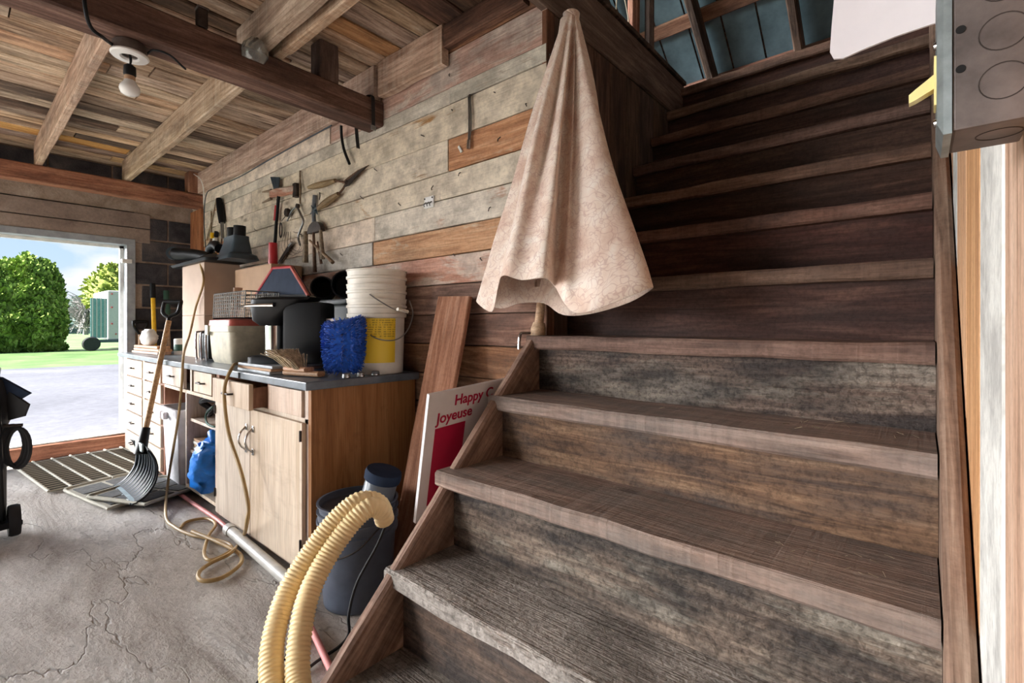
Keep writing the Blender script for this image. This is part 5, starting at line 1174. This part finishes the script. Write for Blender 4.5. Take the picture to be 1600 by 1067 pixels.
# ================================================================ OUTSIDE THE DOOR
def leaf_cloud(name, mat, parent, fn, n, size, seed):
    rn = random.Random(seed); m = MB()
    for _ in range(n):
        p, nr = fn(rn); a = Vector((rn.gauss(0, 1), rn.gauss(0, 1), rn.gauss(0, 1))).normalized(); b = a.cross(nr if nr.length > 0 else Vector((0, 0, 1)))
        if b.length < 1e-4: continue
        b.normalize(); s = size * rn.uniform(.6, 1.5); nn = (nr * .8 + a * .5).normalized() * s
        m.add([p - b * s * .5, p + b * s * .5, p + nn + b * s * .15, p + nn - b * s * .15], [(0, 1, 2, 3)])
    me = bpy.data.meshes.new(name); me.from_pydata([tuple(v) for v in m.v], [], m.f); me.update(); me.materials.append(mat)
    o = bpy.data.objects.new(name, me); link(o, parent, Matrix.Identity(4)); o['kind'] = 'stuff'; return o
def blob(name, mat, parent, c, rad, seed, amp=.25, sc=1.2, n1=40, n2=24, flat=.0):
    m = MB(); rings = []; c = Vector(c)
    for i in range(n2 + 1):
        ph = math.pi * i / n2; ring = []
        for j in range(n1):
            th = 2 * math.pi * j / n1; d = Vector((math.sin(ph) * math.cos(th), math.sin(ph) * math.sin(th), math.cos(ph)))
            k = 1 + amp * noise.noise(d * sc * 2 + Vector((seed, 0, 0))) + amp * .4 * noise.noise(d * sc * 7 + Vector((seed, 3, 0)))
            p = Vector((d.x * rad[0], d.y * rad[1], d.z * rad[2])) * k
            ring.append(c + p)
        rings.append(ring)
    m.loft(rings, True, False); return m.build(name, mat, parent, 'all'), rings
hx, hy1 = -31.5, 3.7
hg = thing('cedar_hedge', 'tall bright green cedar hedge across the driveway', 'hedge', (hx, -3, -.16))
def hsurf(u, v):   # u along the hedge 0..1 from its right end, v up 0..1
    y_ = hy1 - 14 * u; top = 4.25 + .55 * noise.noise(Vector((y_ * .6, 2, 0))) + .25 * noise.noise(Vector((y_ * 1.9, 5, 0))) + (.15 if u > .2 else 0)
    endround = min(1.0, u * 14 / .9); bulge = 1.25 * math.sin(math.pi * min(1, .12 + .88 * v)) ** .5
    x_ = hx + bulge * (endround ** .5) + .28 * noise.noise(Vector((y_ * 1.3, v * 5, 1))) - .7 * v
    return Vector((x_, y_ - .55 * v ** 2 * (1 - endround) - .25 * noise.noise(Vector((v * 4, y_, 4))), -.16 + top * v))
m = MB(); rings = []
for i in range(60):
    u = i / 59; front = [hsurf(u, v / 24) for v in range(25)]; rings.append(front + [Vector((hx - 1.2, p.y, p.z)) for p in reversed(front)])
m.loft(rings).build('hedge_mass', M['hedge'], hg, 'all')
def hf(rn):
    u, v = rn.random() ** 1.4 * .8, rn.random(); p = hsurf(u, v); return p + Vector((rn.uniform(-.1, .1), rn.uniform(-.1, .1), 0)), Vector((1, .1, .8)).normalized()
leaf_cloud('hedge_leaves', M['hedge'], hg, hf, 15000, .15, 3)
tl = thing('cargo_trailer', 'white enclosed cargo trailer parked on the grass by the hedge', 'trailer', (-30, 6, -.16))
MB().bb(-33.5, -30.0, 4.95, 8.6, .35, 2.75, ch=.06).build('body', M['trailer'], tl)
MB().bb(-29.99, -29.94, 4.32, 4.93, .45, 2.35).build('teal_panel', M['teal'], tl)
for k in range(4): MB().bb(-29.94, -29.92, 4.38 + .15 * k, 4.42 + .15 * k, .45, 2.35).build('panel_rib', M['trailer'], tl)
MB().bb(-30.3, -29.95, 4.28, 8.6, .22, .36).build('chassis', M['slate'], tl)
for yy in (4.35, 6.8):
    o = MB().lathe([(0, -.1), (.30, -.1), (.34, -.06), (.34, .06), (.30, .1), (0, .1)], (-29.95, yy, .17), 20, Matrix.Rotation(R(90), 4, 'Y')).build('wheel', M['black_soft'], tl, True)
for yy, zz in ((5.1, 2.55), (5.1, 1.9), (5.1, 1.1), (5.25, .6)): MB().bb(-29.99, -29.96, yy, yy + .05, zz, zz + .06).build('marker_light', M['red'], tl)
def tree(label, c, rad, mat, seed, n, trunk_h, leaf=.3, nm='leafy_tree', amp=.3):
    o = thing(nm, label, 'tree', (c[0], c[1], -.16)); c = Vector(c)
    MB().tube([(c.x, c.y, -.2), (c.x + .1, c.y, trunk_h)], lambda t: .28 - .16 * t, 8).build('trunk', M['tree_bare'], o)
    if mat == 'tree_bare':
        rn = random.Random(seed); m = MB()
        for k in range(220):
            a = rn.uniform(0, 6.28); b = rn.uniform(.2, 1.0); e = c + Vector((rad[0] * .5 * math.cos(a), rad[1] * math.sin(a) * b, rad[2] * rn.uniform(-.9, 1.0) * (1.15 - .5 * b)))
            s = Vector((c.x, c.y, rn.uniform(.4, trunk_h))); m.tube([s, s.lerp(e, .5) + Vector((0, 0, .3)), e], lambda t: .07 - .05 * t, 3)
        m.build('branches', M[mat], o)
    else:
        bo, rg = blob('crown', M[mat], o, c, rad, seed, amp)
        def cf(rn):
            r_ = rg[rn.randrange(1, len(rg) - 1)]; p = r_[rn.randrange(len(r_))]; d = (p - c).normalized(); return p + d * rn.uniform(-.1, .25), d
        leaf_cloud('leaves', M[mat], o, cf, n, leaf, seed)
    return o
q = PX(134, 510, d=62); tree('bare grey tree thicket far beyond the driveway', (q.x, q.y, 2.6), (4, 4.2, 3.4), 'tree_bare', 3, 0, 4.0, nm='bare_tree')
q = PX(128, 505, d=75); tree('hazy blue green tree far behind the bare thicket', (q.x, q.y, 2.0), (3, 3.0, 2.6), 'tree_green', 5, 900, 2.0, .4)
q = PX(176, 455, d=48); tree('yellow green spring tree rising behind the trailer', (q.x, q.y, 4.2), (2.2, 2.0, 2.3), 'tree_yellow', 9, 1200, 3.5, .3)
q = PX(160, 510, d=85); tree('pale distant tree between thicket and trailer', (q.x, q.y, 2.2), (4, 5.5, 2.4), 'tree_green', 14, 900, 2.0, .4)
